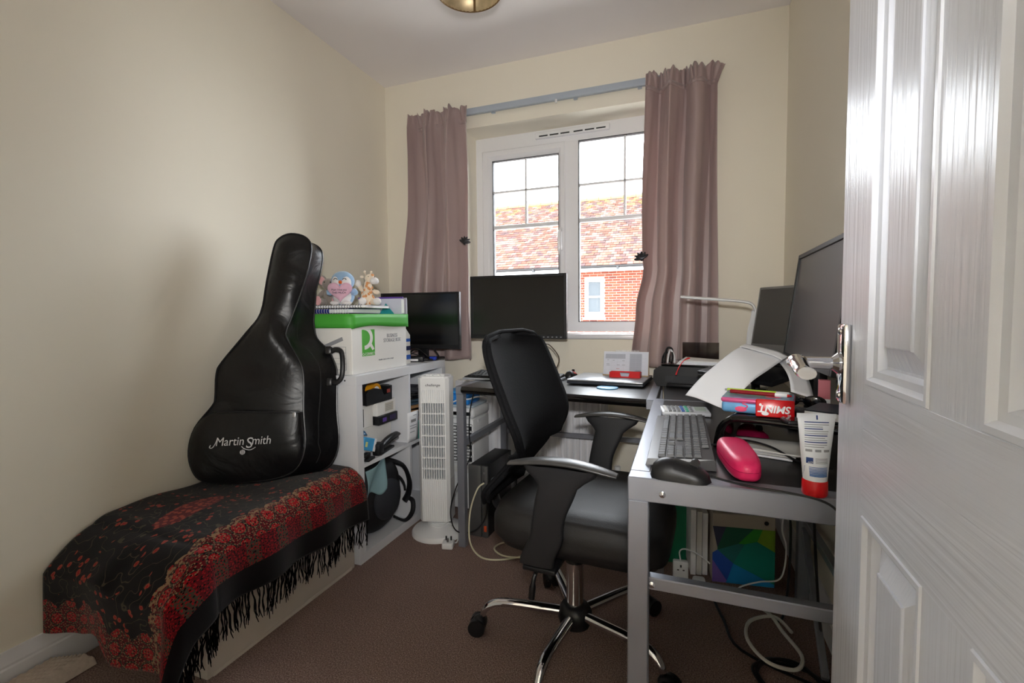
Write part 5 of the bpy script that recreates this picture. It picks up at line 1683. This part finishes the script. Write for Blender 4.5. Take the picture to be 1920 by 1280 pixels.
for k in range(7):
    gl.box(-.094 + k * .028, -.0935 + k * .028, -.0027, -.0023, .006, .100)
for k in range(5):
    gl.box(-.094, .092, -.0027, -.0023, .008 + k * .018, .0085 + k * .018)
gl.xf(Mt).build('grid_lines', mat('grid_print', c(196, 198, 208), .7), t)
for (x, z, w) in ((-.085, .070, .008), (-.060, .069, .009), (-.016, .068, .012), (-.088, .052, .014), (-.088, .046, .016), (-.040, .048, .013), (-.016, .048, .014)):
    MB().box(x, x + w, -.0030, -.0024, z, z + .0018).xf(Mt).build('handwriting', INKGREY, t)
MB().box(-.042, -.028, -.0030, -.0024, .030, .032).xf(Mt).build('handwriting', mat('red_ink', c(190, 110, 110), .7), t)
t = thing('card_tray', 'small red plastic note tray on the closed laptop', 'tray', (-.236, 2.155, LZ), R(-4))
m = MB().box(-.068, .068, -.022, .022, 0, .002).box(-.068, -.066, -.022, .022, .002, .024).box(.066, .068, -.022, .022, .002, .024).box(-.066, .066, .020, .022, .002, .024)
m.prism([(-.068, .002), (-.016, .002), (-.022, .024), (-.068, .024)], .020, .022, Matrix.Rotation(R(90), 4, 'X')).prism([(.016, .002), (.068, .002), (.068, .024), (.022, .024)], .020, .022, Matrix.Rotation(R(90), 4, 'X')).box(-.02, .02, -.022, -.020, .002, .005)
m.build('tray', RED, t)
MB().box(-.060, .060, -.018, .017, .0022, .018).build('note_sheets', mat('pale_blue_paper', c(190, 196, 212), .8), t)
o = MB().lathe([(.044, 0), (.044, .003), (.042, .004), (.0001, .004)], 36).build('coaster', mat('sky_blue_coaster', c(96, 176, 226), .4, var=.15, vscale=60), None, (-.288, 1.958, DZ))
tag(o, 'round sky blue coaster in front of the closed laptop', 'coaster')

# ================================================================== CORNER: PRINTER, LAMP
t = thing('printer', 'black inkjet printer in the desk corner with papers on it', 'printer', (.085, 2.19, DZ), R(-8))
pf = [(-.165, 0), (.115, 0), (.12, .03), (.115, .085), (-.155, .085), (-.178, .068), (-.182, .03)]
MB().prism(pf, -.135, .135, Matrix.Rotation(R(90), 4, 'X')).build('body', BLACK_PLASTIC, t)
MB().rbox(-.15, .112, -.13, .13, .0855, .094, .004).build('scanner_lid', BLACK_GLOSS, t)
MB().rbox(-.12, .09, -.17, -.135, .004, .016, .003).build('output_tray', BLACK_PLASTIC, t)
MB().box(-.13, .10, -.1365, -.134, .02, .045).build('paper_slot', INK, t)
SMOKE = glass_mat('smoky_acrylic', (.42, .40, .40, 1))
g = MB().box(-.095, .06, .10, .103, .086, .175).build('paper_support', SMOKE, t)
t = thing('paper_stack', 'stack of white papers lying on top of the printer', 'papers', (.085, 2.165, DZ + .0945), R(-9))
for k in range(3):
    MB().grid(lambda u, v: (-.088 + .185 * u + .006 * k, -.11 + .18 * v - .004 * k, .003 + .006 * k + .004 * math.sin(3 * u + k) * v), 8, 6).build('sheet', PAPER, t, sharp=180).modifiers.new('t', 'SOLIDIFY').thickness = .003
o = MB().tube(smooth_path([(.030, 2.048, DZ + .124), (.012, 2.035, DZ + .116), (-.002, 2.022, DZ + .100), (-.014, 2.012, DZ + .076), (-.020, 2.006, DZ + .058)], 5), [.008, .009, .008, .006, .005, .004] + [.003] * 11 + [.004, .004, .005, .004], 8, flat=.35).build('ribbon', RED)
tag(o, 'red ribbon bookmark hanging down the front of the printer', 'ribbon')
t = thing('cable_bundle', 'looped black and white cables on the left end of the printer', 'cable', (-.045, 2.13, DZ + .0945))
MB().tube(smooth_path([(-.022, -.03, .004), (-.02, .0, .035), (-.012, .02, .062), (.006, .02, .058), (.010, -.01, .02), (.006, -.03, .004)], 6), .005, 7).build('loop', BLACK_PLASTIC, t)
MB().tube(smooth_path([(-.032, -.02, .002), (-.03, .0, .025), (-.018, .012, .045), (-.004, .0, .035), (-.002, -.03, .008)], 6), .004, 7).build('loop', BLACK_PLASTIC, t)
MB().tube(smooth_path([(-.010, -.03, .002), (-.006, -.005, .04), (.002, .012, .055), (.016, .0, .03), (.018, -.03, .004)], 6), .004, 7).build('loop', mat('white_lead', c(215, 215, 218), .4), t)
# LED desk lamp
t = thing('desk_lamp', 'slim white LED desk lamp with a long bent arm behind the printer', 'lamp', (.282, 2.13, DZ))
MB().lathe([(.05, 0), (.05, .012), (.044, .018)], 28).build('base', WHITE_PLASTIC, t)
arm_ = smooth_path([(0, 0, .018), (-.020, 0, .12), (-.022, -.02, .22), (-.014, -.05, .285), (-.012, -.062, .315)], 6)
MB().tube(arm_, .011, 8, flat=.5, up=(0, 1, 0)).build('arm', WHITE_PLASTIC, t)
hd = smooth_path([(-.010, -.064, .312), (-.018, -.066, .334), (-.04, -.068, .348), (-.10, -.070, .357), (-.19, -.072, .366), (-.288, -.074, .375)], 6)
MB().tube(hd, .017, 10, flat=.33).build('lamp_head', WHITE_PLASTIC, t)
MB().obox((-.12, -.071, .353), (-.27, -.073, .368), .02, .001).build('led_strip', OFFWHITE, t)

# ================================================================== BIG MONITOR, LAPTOP ON STAND
t = monitor('monitor', 'large black-framed monitor facing the chair beside the door', (.318, 1.485, DZ), R(-90), .535, .333, .158, R(-7), .014, .018, 'plate', scr=mat('screen_reflection_grey', c(54, 53, 52), .3, spec=1.0))  # screen base colour greyed to hold the reflection of the pale wall
LG = mat('grey_laptop_shell', c(120, 118, 116), .4, metal=.3)
lp = thing('laptop', 'open grey laptop on a stand half hidden behind the large monitor', 'laptop', (.245, 1.735, DZ), R(-53.1))
# local: screen hinge runs along x, typist at -y
Mb = Matrix.Translation((0, .115, .152)) @ Matrix.Rotation(R(13), 4, 'X')
MB().rbox(-.162, .162, -.24, 0, -.012, .004, .004).xf(Mb).build('base', BLACK_PLASTIC, lp)
km = MB().box(-.0068, .0068, -.0062, .0062, 0, .003).mesh('key', KBLK)
for r in range(5):
    for q in range(14):
        o = place('key', km, lp)
        o.matrix_local = Mb @ Matrix.Translation((-.125 + q * .0175 + r * .004, -.03 - r * .0175, .004))
Ms = Matrix.Translation((0, .117, .157)) @ Matrix.Rotation(R(-10), 4, 'X')
MB().rbox(-.165, .160, -.003, .006, 0, .246, .004).xf(Ms).build('display_lid', LG, lp)
MB().box(-.157, .157, -.0036, -.003, .036, .237).xf(Ms).build('screen', mat('laptop_screen_reflection_grey', c(58, 57, 55), .25, spec=1.0), lp)  # wall haze mirrored in the dark display is put into its grey
ls = thing('laptop_stand', 'black angled stand under the open laptop', 'stand', (.245, 1.735, DZ), R(-53.1))
for x in (-.11, .11):
    m = MB().obox((x, -.11, .006), (x, .10, .006), .03, .012).obox((x, .095, .006), (x, .085, .125), .03, .010, (1, 0, 0)).obox((x, -.115, .006), (x, -.105, .076), .03, .010, (1, 0, 0))
    m.build('stand_leg', BLACK_PLASTIC, ls)
MB().box(-.12, .12, -.02, .02, .0, .010).build('cross_piece', BLACK_PLASTIC, ls)

# big sheet of paper thrown over the laptop keyboard
Pt, Pa, Pr, Pb = Vector((.012, 1.45, .787)), Vector((.200, 1.84, .905)), Vector((.292, 1.62, .884)), Vector((.108, 1.27, .786))
def sheet(u, v):
    a = Pt.lerp(Pa, u); b = Pb.lerp(Pr, u)
    q = a.lerp(b, v)
    q.z += .016 * math.sin(PI * u) + .006 * math.sin(PI * v) * u - .006 * max(0, v - .8) * 5 * u + .0025 * math.sin(9 * u + 5 * v)
    return q
t = thing('paper_sheet', 'large white sheet of paper draped over the open laptop', 'paper', tuple(Pt))
o = MB().grid(lambda u, v: sheet(u, v) - Pt, 24, 16).build('sheet', PAPER, t, sharp=180)
o.modifiers.new('t', 'SOLIDIFY').thickness = .0008
o = MB().grid(lambda u, v: sheet(.93 + .07 * u, v) - Pt + Vector((.004 + .012 * u, .012 * u, .006 + .004 * u)), 4, 12).build('folded_edge', PAPER, t, sharp=180)
o.modifiers.new('t', 'SOLIDIFY').thickness = .0008
t = thing('paper_sheet', 'curled white sheet lying under the bottom edge of the large monitor', 'paper', (.282, 1.55, .828))
o = MB().grid(lambda u, v: (.0 + .05 * v - .02 * u + .012 * math.sin(PI * u), -.20 + .34 * (1 - u), .052 - .056 * u - .015 * v * u), 14, 5).build('sheet', PAPER, t, sharp=180)
o.modifiers.new('t', 'SOLIDIFY').thickness = .0008

# ================================================================== ON THE NEAR WING
FB = mat('black_keyboard_case', c(38, 38, 40), .32)
keyboard('keyboard', 'black full-size keyboard lying along the near desk edge', (0, 1.182, DZ), R(-90), .435, .132, 6, FB, KBLK, .013, .021, palm=.022)
mouse('mouse', 'black corded mouse at the front corner of the desk', (.0, .905, DZ), R(-8), .108, .062, .036, BLACK_PLASTIC, BLACK_PLASTIC,
      [(.052, 0, .012), (.075, .004, .006), (.12, -.004, .004), (.175, -.008, .004), (.215, -.022, .004), (.236, -.037, -.004), (.25, -.046, -.03), (.30, -.05, -.05), (.36, -.05, -.06)])
t = thing('calculator', 'silver calculator with coloured keys behind the near keyboard', 'calculator', (.005, 1.50, DZ + .003), R(8))
MB().rbox(-.062, .075, -.035, .040, 0, .012, .003).xf(Matrix.Rotation(R(4), 4, 'X')).build('case', mat('silver_plastic', c(196, 198, 202), .35), t)
MB().box(.035, .066, -.012, .030, .0122, .0135).xf(Matrix.Rotation(R(4), 4, 'X')).build('display', mat('lcd_grey', c(170, 182, 170), .2), t)
for q in range(7):
    for r in range(4):
        mm = WHITE_PLASTIC if q == 0 else (mat('key_blue', c(50, 90, 160), .5) if q == 4 else (mat('key_green', c(60, 160, 130), .5) if q == 5 else GREY_PLASTIC))
        x, y = -.055 + q * .0122, -.028 + r * .016
        MB().rbox(x, x + .009, y, y + .011, .0122, .0160, .0012, 1).xf(Matrix.Rotation(R(4), 4, 'X')).build('key', mm, t)
# pink glasses case
t = thing('glasses_case', 'bright pink glasses case next to the black keyboard', 'glasses case', (.107, 1.004, DZ), R(5))
PINK = mat('bright_pink_leatherette', c(222, 38, 96), .4, bump=.15, bscale=400)
def gc(u, v, top):
    a = 2 * PI * u
    ca, sa = math.cos(a), math.sin(a)
    x = .030 * math.copysign(abs(ca) ** .7, ca)
    y = .100 * math.copysign(abs(sa) ** .55, sa)
    r = math.cos(v * PI / 2) ** .3 if v < 1 else 0
    x *= 1 + .10 * (y / .1)
    return (x * (.93 + .07 * r) * r, y * r, .021 + (.022 if top else -.0205) * math.sin(v * PI / 2) ** (.9 if top else .5))
MB().grid(lambda u, v: gc(u, v, True), 40, 10, cu=True).build('lid', PINK, t, sharp=50)
MB().grid(lambda u, v: gc(u, v, False), 40, 10, cu=True).xf(Matrix.Translation((0, 0, -.0005))).build('base', PINK, t, sharp=50)
# tube of hand cream standing on its cap
t = thing('cream_tube', 'white tube of hand cream standing on its red cap at the desk front', 'tube', (.211, .893, DZ), R(8))
MB().lathe([(.0175, 0), (.019, .003), (.0185, .024), (.0175, .026)], 28).build('cap', RED, t)
def tub(u, v):
    a = 2 * PI * u
    w = .0175 + .0115 * v
    d = .0175 * (1 - v) ** .8 + .0008
    return (w * math.cos(a), d * math.sin(a), .026 + .108 * v)
TUBE = mat('white_tube_plastic', c(236, 240, 246), .28)
MB().grid(tub, 32, 14, cu=True).xf(Matrix.Translation((0, 0, 0))).build('body', TUBE, t, sharp=180)
MB().box(-.0292, .0292, -.0012, .0012, .128, .1355).build('crimp', TUBE, t)
def td(z):
    return -(.0175 * (1 - (z - .026) / .108) ** .8 + .0016)
rr = random.Random(2)
def tprint(x0, x1, z0, z1, mm, nm):
    m = MB()
    n = 6
    for i in range(n):
        xa, xb = x0 + (x1 - x0) * i / n, x0 + (x1 - x0) * (i + 1) / n
        def q(x, z):
            w = .0175 + .0115 * (z - .026) / .108
            d = .0175 * max(0, 1 - (z - .026) / .108) ** .8 + .0008
            return (x, -d * math.sqrt(max(0, 1 - (x / w) ** 2)) - .0004, z)
        m.add([q(xa, z0), q(xb, z0), q(xb, z1), q(xa, z1)], [(0, 1, 2, 3)])
    m.build(nm, mm, t)
for k in range(12):
    z = .121 - k * .0036
    tprint(-.019, -.019 + rr.uniform(.026, .037), z, z + (.0016 if k % 3 == 0 else .0011), INKBLUE if k % 3 == 0 else INKGREY, 'print_line')
for k in range(3):
    tprint(-.018 + k * .013, -.009 + k * .013, .074, .078, INKGREY, 'symbol')
tprint(-.017, -.008, .055, .0645, INKBLUE, 'brand_panel')
text('lettering', 'ALDI', .0036, TUBE, t, (-.0125, -.0142, .0575), FRONT, ext=.0002)
for k in range(4):
    tprint(-.005, .014, .0555 + k * .0024, .0565 + k * .0024, INKGREY, 'print_line')
for k in range(7):
    tprint(-.0185, .0185, .034 + k * .0024, .0350 + k * .0024 + .0002 * (6 - k), mat('blue_line', c(70, 110, 170), .5) if k == 0 else bpy.data.materials['blue_line'], 'stripe')
tprint(-.0012, .0012, .126, .133, INKBLUE, 'alignment_mark')
# glossy black arched riser
t = thing('monitor_riser', 'glossy black arched riser stand on the near desk wing', 'stand', (.070, 1.150, DZ), R(-18))
prof = [(0, 0), (.006, .030), (.016, .056), (.034, .074), (.060, .081), (.18, .081), (.26, .078), (.295, .068), (.310, .045), (.316, 0)]
pp = [Vector((x, 0, z)) for x, z in prof]
pp = smooth_path(pp, 4)
m = MB()
def ris(u, v):
    k = u * (len(pp) - 1)
    i = min(int(k), len(pp) - 2)
    q = pp[i].lerp(pp[i + 1], k - i)
    bow = -.030 * math.sin(PI * min(1, max(0, u))) * (1 - v)
    return (q.x, bow + .20 * v, q.z)
m.grid(ris, len(pp) - 1, 6)
o = m.build('shell', BLACK_GLOSS, t, sharp=60)
s = o.modifiers.new('t', 'SOLIDIFY'); s.thickness = .013; s.offset = -1
RT = DZ + .0822
# flamingo tin, mints, pens, phone, notebook on the riser
TBLUE = mat('pale_blue_tin', c(112, 168, 214), .3, metal=.2)
TPINK = mat('pink_tin_band', c(204, 92, 140), .3, metal=.2)
t = thing('tin', 'pale blue flamingo tin with a pink lid band on the riser', 'tin', (.166, 1.186, RT), R(-12))
MB().rbox(-.070, .070, -.058, .058, 0, .026, .008, 3).build('body', TBLUE, t)
MB().rbox(-.0715, .0715, -.0595, .0595, .022, .0345, .008, 3).build('lid', TPINK, t)
MB().rbox(-.069, .069, -.057, .057, .0335, .0350, .0007, 1).build('lid_panel', mat('grey_blue_tin_top', c(126, 160, 188), .22, metal=.3), t)
FPINK = mat('flamingo_pink', c(228, 78, 120), .5)
fl = MB()
fl.sphere((-.030, -.0583, .010), .012, .0006, .006, 14, 8)
fl.tube(smooth_path([(-.022, -.0586, .012), (-.017, -.0586, .016), (-.020, -.0586, .020), (-.026, -.0586, .022), (-.025, -.0586, .025), (-.020, -.0586, .025)], 5), .0014, 5)
fl.build('flamingo_print', FPINK, t)
fl = MB()
for (x, y) in ((-.03, .0), (.03, -.02), (.045, .03)):
    fl.sphere((x, y, .0351), .016, .008, .0006, 12, 6)
fl.build('flamingo_print', FPINK, t)
t = thing('mint_packet', 'red SMINT mint packet leaning upside down on the flamingo tin', 'mint packet', (.186, 1.108, RT + .0005), R(-6))
Ml = Matrix.Rotation(R(-10), 4, 'X')
MB().rbox(-.036, .036, -.010, .0, 0, .037, .003).xf(Ml).build('packet', mat('red_foil', c(206, 16, 24), .25), t)
e_ = text('lettering', 'SMINT', .0205, PAPER, t, Ml @ Vector((0, -.0103, .0175)), (R(90 - 10), R(180), 0), ext=.0003, shear=.2, bold=.0006)
e_.rotation_euler = (Ml.to_3x3() @ Matrix.Rotation(R(180), 3, 'Y') @ Matrix.Rotation(R(90), 3, 'X')).to_euler()
MB().sphere((-.018, -.0102, .007), .007, .0005, .004, 12, 6).xf(Ml).build('leaf_print', PAPER, t)
MB().sphere((-.027, -.0102, .025), .0025, .0005, .003, 10, 6).xf(Ml).build('leaf_print', PAPER, t)
text('lettering', '8G', .005, PAPER, t, Ml @ Vector((.026, -.0103, .006)), (0, 0, 0), ext=.0002).rotation_euler = e_.rotation_euler
def pen(label, p0, p1, r, bm, tipm, capm):
    t = thing('pen', label, 'pen', p0, 0, 'pens on the tin')
    d = (Vector(p1) - Vector(p0))
    MB().cyl((0, 0, 0), tuple(d * .74), r, n=12).build('barrel', bm, t)
    MB().cyl(tuple(d * .74), tuple(d * .93), r * .95, n=12).build('grip', capm, t)
    MB().cyl(tuple(d * .93), tuple(d), r * .8, r * .2, n=12).build('tip', tipm, t)
    MB().cyl(tuple(d * -.04), (0, 0, 0), r * .6, n=10).build('push_button', STEEL, t)
PZ = RT + .0362
pen('dark red ballpoint pen lying nearest on the flamingo tin', (.108, 1.190, PZ + .0046), (.225, 1.148, PZ + .0046), .0046, mat('dark_red_barrel', c(136, 24, 34), .3), RED, PAPER)
pen('lime green pen lying behind the red one on the tin', (.104, 1.215, PZ + .004), (.236, 1.182, PZ + .004), .004, mat('lime_barrel', c(176, 206, 60), .35), STEEL, mat('clear_barrel', c(205, 208, 210), .2))
t = thing('phone', 'black mobile phone on the riser in front of the notebook', 'phone', (.228, 1.058, RT + .001), R(10))
MB().rbox(-.036, .045, -.022, .022, 0, .009, .004).build('body', BLACK_PLASTIC, t)
MB().box(-.032, .041, -.019, .019, .009, .0094).build('screen', BLACK_GLOSS, t)
t = thing('notebook', 'thick black hardback notebook on the riser beside the door', 'notebook', (.322, 1.130, RT), R(-28))
MB().rbox(-.065, .065, -.055, .055, .018, .0205, .001, 1).build('cover', mat('blue_black_cover', c(26, 32, 40), .45), t)
MB().rbox(-.065, .065, -.055, .055, .0, .0025, .001, 1).build('back_cover', bpy.data.materials['blue_black_cover'], t)
MB().box(-.063, .060, -.053, .053, .003, .0175).build('pages', PAPER, t)
t = thing('sunglasses', 'dark folded sunglasses behind the flamingo tin', 'glasses', (.262, 1.24, RT + .003), R(-15))
for x in (-.026, .026):
    MB().sphere((x, 0, .014), .023, .004, .0145, 18, 10).build('lens', BLACK_GLOSS, t)
MB().tube(smooth_path([(-.006, 0, .018), (0, -.002, .020), (.006, 0, .018)], 4), .0022, 6).build('bridge', BLACK_GLOSS, t)
for (a, b) in ((-.048, .03), (.048, -.03)):
    MB().tube([(a, .004, .016), (b, .012, .010)], .0022, 6).build('arm', BLACK_GLOSS, t)
t = thing('pink_carton', 'small pink carton standing below the large monitor', 'carton', (.318, 1.285, RT - .0), R(-12))
MB().rbox(-.012, .012, -.010, .010, 0, .062, .001, 1).build('body', mat('dusty_pink_carton', c(196, 110, 120), .4), t)
MB().box(-.0122, .0122, -.0104, -.009, .006, .018).build('print_block', PAPER, t)
# under the riser: folded papers and a magenta mouse
t = thing('folded_papers', 'folded white papers pushed under the black riser', 'papers', (.165, 1.145, DZ), R(-20))
for k in range(4):
    MB().grid(lambda u, v: (-.075 + .145 * u + .006 * k, -.05 + .10 * v - .004 * k, .0025 + .005 * k + .008 * u * v + .004 * math.sin(7 * v + k) * u), 8, 8).build('sheet', PAPER if k % 2 == 0 else OFFWHITE, t, sharp=180).modifiers.new('t', 'SOLIDIFY').thickness = .0025
mouse('mouse', 'magenta mouse half hidden under the black riser', (.165, 1.255, DZ), R(-60), .088, .052, .034, mat('magenta_gloss', c(120, 16, 52), .25))
t = thing('charging_cable', 'thin black cable running from under the riser across the desk', 'cable', (.075, 1.135, DZ))
MB().tube(smooth_path([(-.012, .012, .004), (.012, .004, .010), (.05, -.02, .028), (.10, -.05, .026), (.15, -.08, .006), (.20, -.10, .004)], 6), .0024, 6).build('lead', BLACK_PLASTIC, t)

# ================================================================== UNDER THE DESK
t = thing('paper_box', 'cardboard box printed with bright green, teal and blue facets under the desk', 'box', (.118, 1.885, 0), R(7))
BXC = mat('grey_buff_card', c(176, 166, 152), .7)
MB().rbox(0, .215, 0, .26, .008, .275, .002, 1).build('body', BXC, t)
pal_ = {'slate': (58, 62, 86), 'dark_green': (28, 92, 70), 'green': (50, 150, 50), 'olive': (120, 160, 40), 'teal': (24, 140, 124), 'blue': (40, 84, 180), 'cyan': (30, 140, 210), 'violet': (120, 96, 178), 'sea': (40, 116, 116)}
PM = {k: mat('print_' + k, c(*v), .5) for k, v in pal_.items()}
W_, H_ = .215, .215
facets = [('slate', [(0, 1), (.22, 1), (.08, .62)]), ('dark_green', [(.22, 1), (.66, 1), (.42, .72), (.08, .58), (.08, .62)]), ('green', [(.66, 1), (.80, 1), (.72, .78), (.52, .72), (.42, .72)]), ('olive', [(.80, 1), (1, 1), (1, .62), (.72, .78)]), ('sea', [(.08, .58), (.42, .72), (.52, .72), (.34, .36)]), ('teal', [(.52, .72), (.72, .78), (1, .62), (1, .05), (.34, .36)]), ('blue', [(0, .52), (.08, .58), (.34, .36), (.24, .04), (.0, .40)]), ('violet', [(0, .40), (.24, .04), (.22, 0), (0, 0)]), ('cyan', [(.24, .04), (.34, .36), (1, .05), (1, 0), (.22, 0)])]
for nm, poly in facets:
    MB().prism([(x * W_, y * H_ + .01) for x, y in poly], 0, .0006, Matrix.Translation((0, -.0002, 0)) @ Matrix.Rotation(R(90), 4, 'X')).build('print_facet', PM[nm], t)
MB().cyl((.185, -.0006, .250), (.185, .001, .250), .008, n=16).build('hand_hole', INK, t)
t = thing('paper_ream', 'tall sheaf of white papers standing left of the printed box', 'papers', (.042, 1.92, 0), R(6))
for k in range(3):
    MB().box(.0 + k * .022, .019 + k * .022, .004 * k, .22, .004, .262 - .006 * k).build('sheaf', PAPER if k != 1 else OFFWHITE, t)
t = thing('folder', 'green cardboard folder standing behind the chair under the desk', 'folder', (-.042, 2.00, 0), R(3))
GRN = mat('emerald_card', c(22, 120, 84), .5)
MB().box(-.075, .068, 0, .003, 0, .30).build('cover', GRN, t)
MB().box(-.075, .066, .0034, .014, .002, .29).build('pages', PAPER, t)
MB().box(-.075, .068, .0144, .0174, 0, .30).build('back_cover', GRN, t)
t = thing('extension_lead', 'white extension socket with plugs standing on the carpet under the desk', 'extension lead', (.005, 1.86, 0), R(5))
MB().rbox(-.028, .028, -.012, .012, .002, .085, .006).build('socket_block', WHITE_PLASTIC, t)
for (x, z, w, hh) in ((0, .062, .006, .010), (-.010, .050, .007, .004), (.010, .050, .007, .004)):
    MB().box(x - w / 2, x + w / 2, -.0126, -.0118, z, z + hh).build('socket_hole', INK, t)
MB().tube(smooth_path([(0, 0, .085), (-.004, -.004, .12), (.015, -.01, .135), (.06, -.02, .125), (.10, -.03, .10)], 6), .0028, 6).build('lead', WHITE_PLASTIC, t)
MB().rbox(.04, .085, -.05, -.012, .002, .042, .010).build('plug', WHITE_PLASTIC, t)
t = thing('charger_lead', 'thin white charger lead hanging over the printed box', 'cable', (.33, 1.86, 0))
MB().tube(smooth_path([(.02, .0, .33), (.012, -.01, .26), (.025, -.012, .20), (.02, -.015, .12), (.0, -.015, .075), (-.06, -.02, .06), (-.12, -.02, .03), (-.13, -.02, .006)], 6), .003, 6).build('lead', WHITE_PLASTIC, t)
def floor_cable(label, pts, r, mm, name='cable', n=8):
    o_ = pts[0]
    t = thing(name, label, 'cable', (o_[0], o_[1], 0))
    MB().tube(smooth_path([(p_[0] - o_[0], p_[1] - o_[1], p_[2]) for p_ in pts], n), r, 6).build('lead', mm, t)
    return t
WLD = mat('white_flex', c(222, 220, 212), .45)
CRM = mat('cream_flex', c(214, 208, 180), .45)
floor_cable('white flex looping over the coiled black cable on the carpet', [(.34, 1.66, .006), (.30, 1.72, .012), (.22, 1.66, .018), (.20, 1.56, .02), (.24, 1.47, .022), (.31, 1.46, .022), (.34, 1.53, .02), (.31, 1.64, .016), (.285, 1.74, .01), (.22, 1.80, .006)], .0055, WLD)
loop = []
for k in range(34):
    a = 2 * PI * k / 11
    loop.append((.290 + (.085 + .008 * math.sin(k)) * math.cos(a), 1.43 + (.075 + .008 * math.cos(k * 1.3)) * math.sin(a), .006 + .003 * (k // 11)))
floor_cable('coiled black mains cable on the carpet under the desk', [(.11, 1.80, .006), (.14, 1.66, .006), (.18, 1.52, .006)] + loop + [(.36, 1.30, .006), (.33, 1.16, .006)], .0045, BLACK_PLASTIC, n=5)
t = thing('power_adapter', 'black power adapter brick lying by the coiled cable', 'power adapter', (.330, 1.265, 0), R(25))
MB().rbox(-.05, .05, -.025, .025, .001, .030, .005).build('brick', BLACK_PLASTIC, t)
MB().box(-.02, .02, -.012, .012, .030, .0306).build('label_sticker', INKGREY, t)
floor_cable('black cable running down beside the wall to the carpet', [(.382, 1.62, .69), (.38, 1.62, .50), (.385, 1.60, .30), (.39, 1.56, .12), (.395, 1.50, .02), (.38, 1.38, .006), (.36, 1.2, .006)], .004, BLACK_PLASTIC)
floor_cable('black cable hanging beside the rear desk leg', [(.365, 1.82, .69), (.37, 1.80, .55), (.345, 1.80, .42), (.362, 1.82, .28), (.355, 1.80, .10), (.33, 1.74, .01), (.30, 1.70, .006)], .004, BLACK_PLASTIC)
# network lead from the computer, looping on the carpet; black leads beside it
floor_cable('cream network cable looping from the computer onto the carpet', [(-.842, 1.936, .262), (-.868, 1.915, .235), (-.890, 1.885, .14), (-.868, 1.83, .04), (-.80, 1.775, .008), (-.72, 1.77, .006), (-.63, 1.83, .006), (-.60, 1.90, .006), (-.66, 1.95, .006), (-.74, 1.92, .008), (-.76, 1.85, .010), (-.69, 1.80, .012), (-.58, 1.83, .012), (-.50, 1.90, .008), (-.45, 2.0, .006)], .0038, CRM)
floor_cable('thin black lead hanging from the desk past the computer', [(-.862, 1.88, .684), (-.880, 1.875, .60), (-.884, 1.874, .50), (-.880, 1.872, .40), (-.93, 1.83, .27), (-.955, 1.82, .16), (-.93, 1.825, .075), (-.87, 1.88, .06), (-.832, 1.925, .11), (-.83, 1.932, .22), (-.838, 1.938, .255)], .0028, BLACK_PLASTIC)
floor_cable('thick black cable drooping behind the chair to the carpet', [(-.76, 2.16, .28), (-.75, 2.10, .14), (-.71, 2.03, .02), (-.66, 2.02, .006), (-.62, 2.08, .08), (-.60, 2.2, .22)], .0055, BLACK_PLASTIC)
o = thing('carton', 'pale grey carton with a blue label on the carpet behind the chair', 'carton', (-.66, 2.24, 0), R(4))
MB().rbox(-.12, .12, -.05, .06, 0, .10, .002, 1).build('body', mat('pale_grey_card', c(196, 198, 200), .6), o)
MB().box(-.05, .115, -.0508, -.05, .01, .07).build('label_sticker', mat('blue_label', c(50, 130, 180), .5), o)
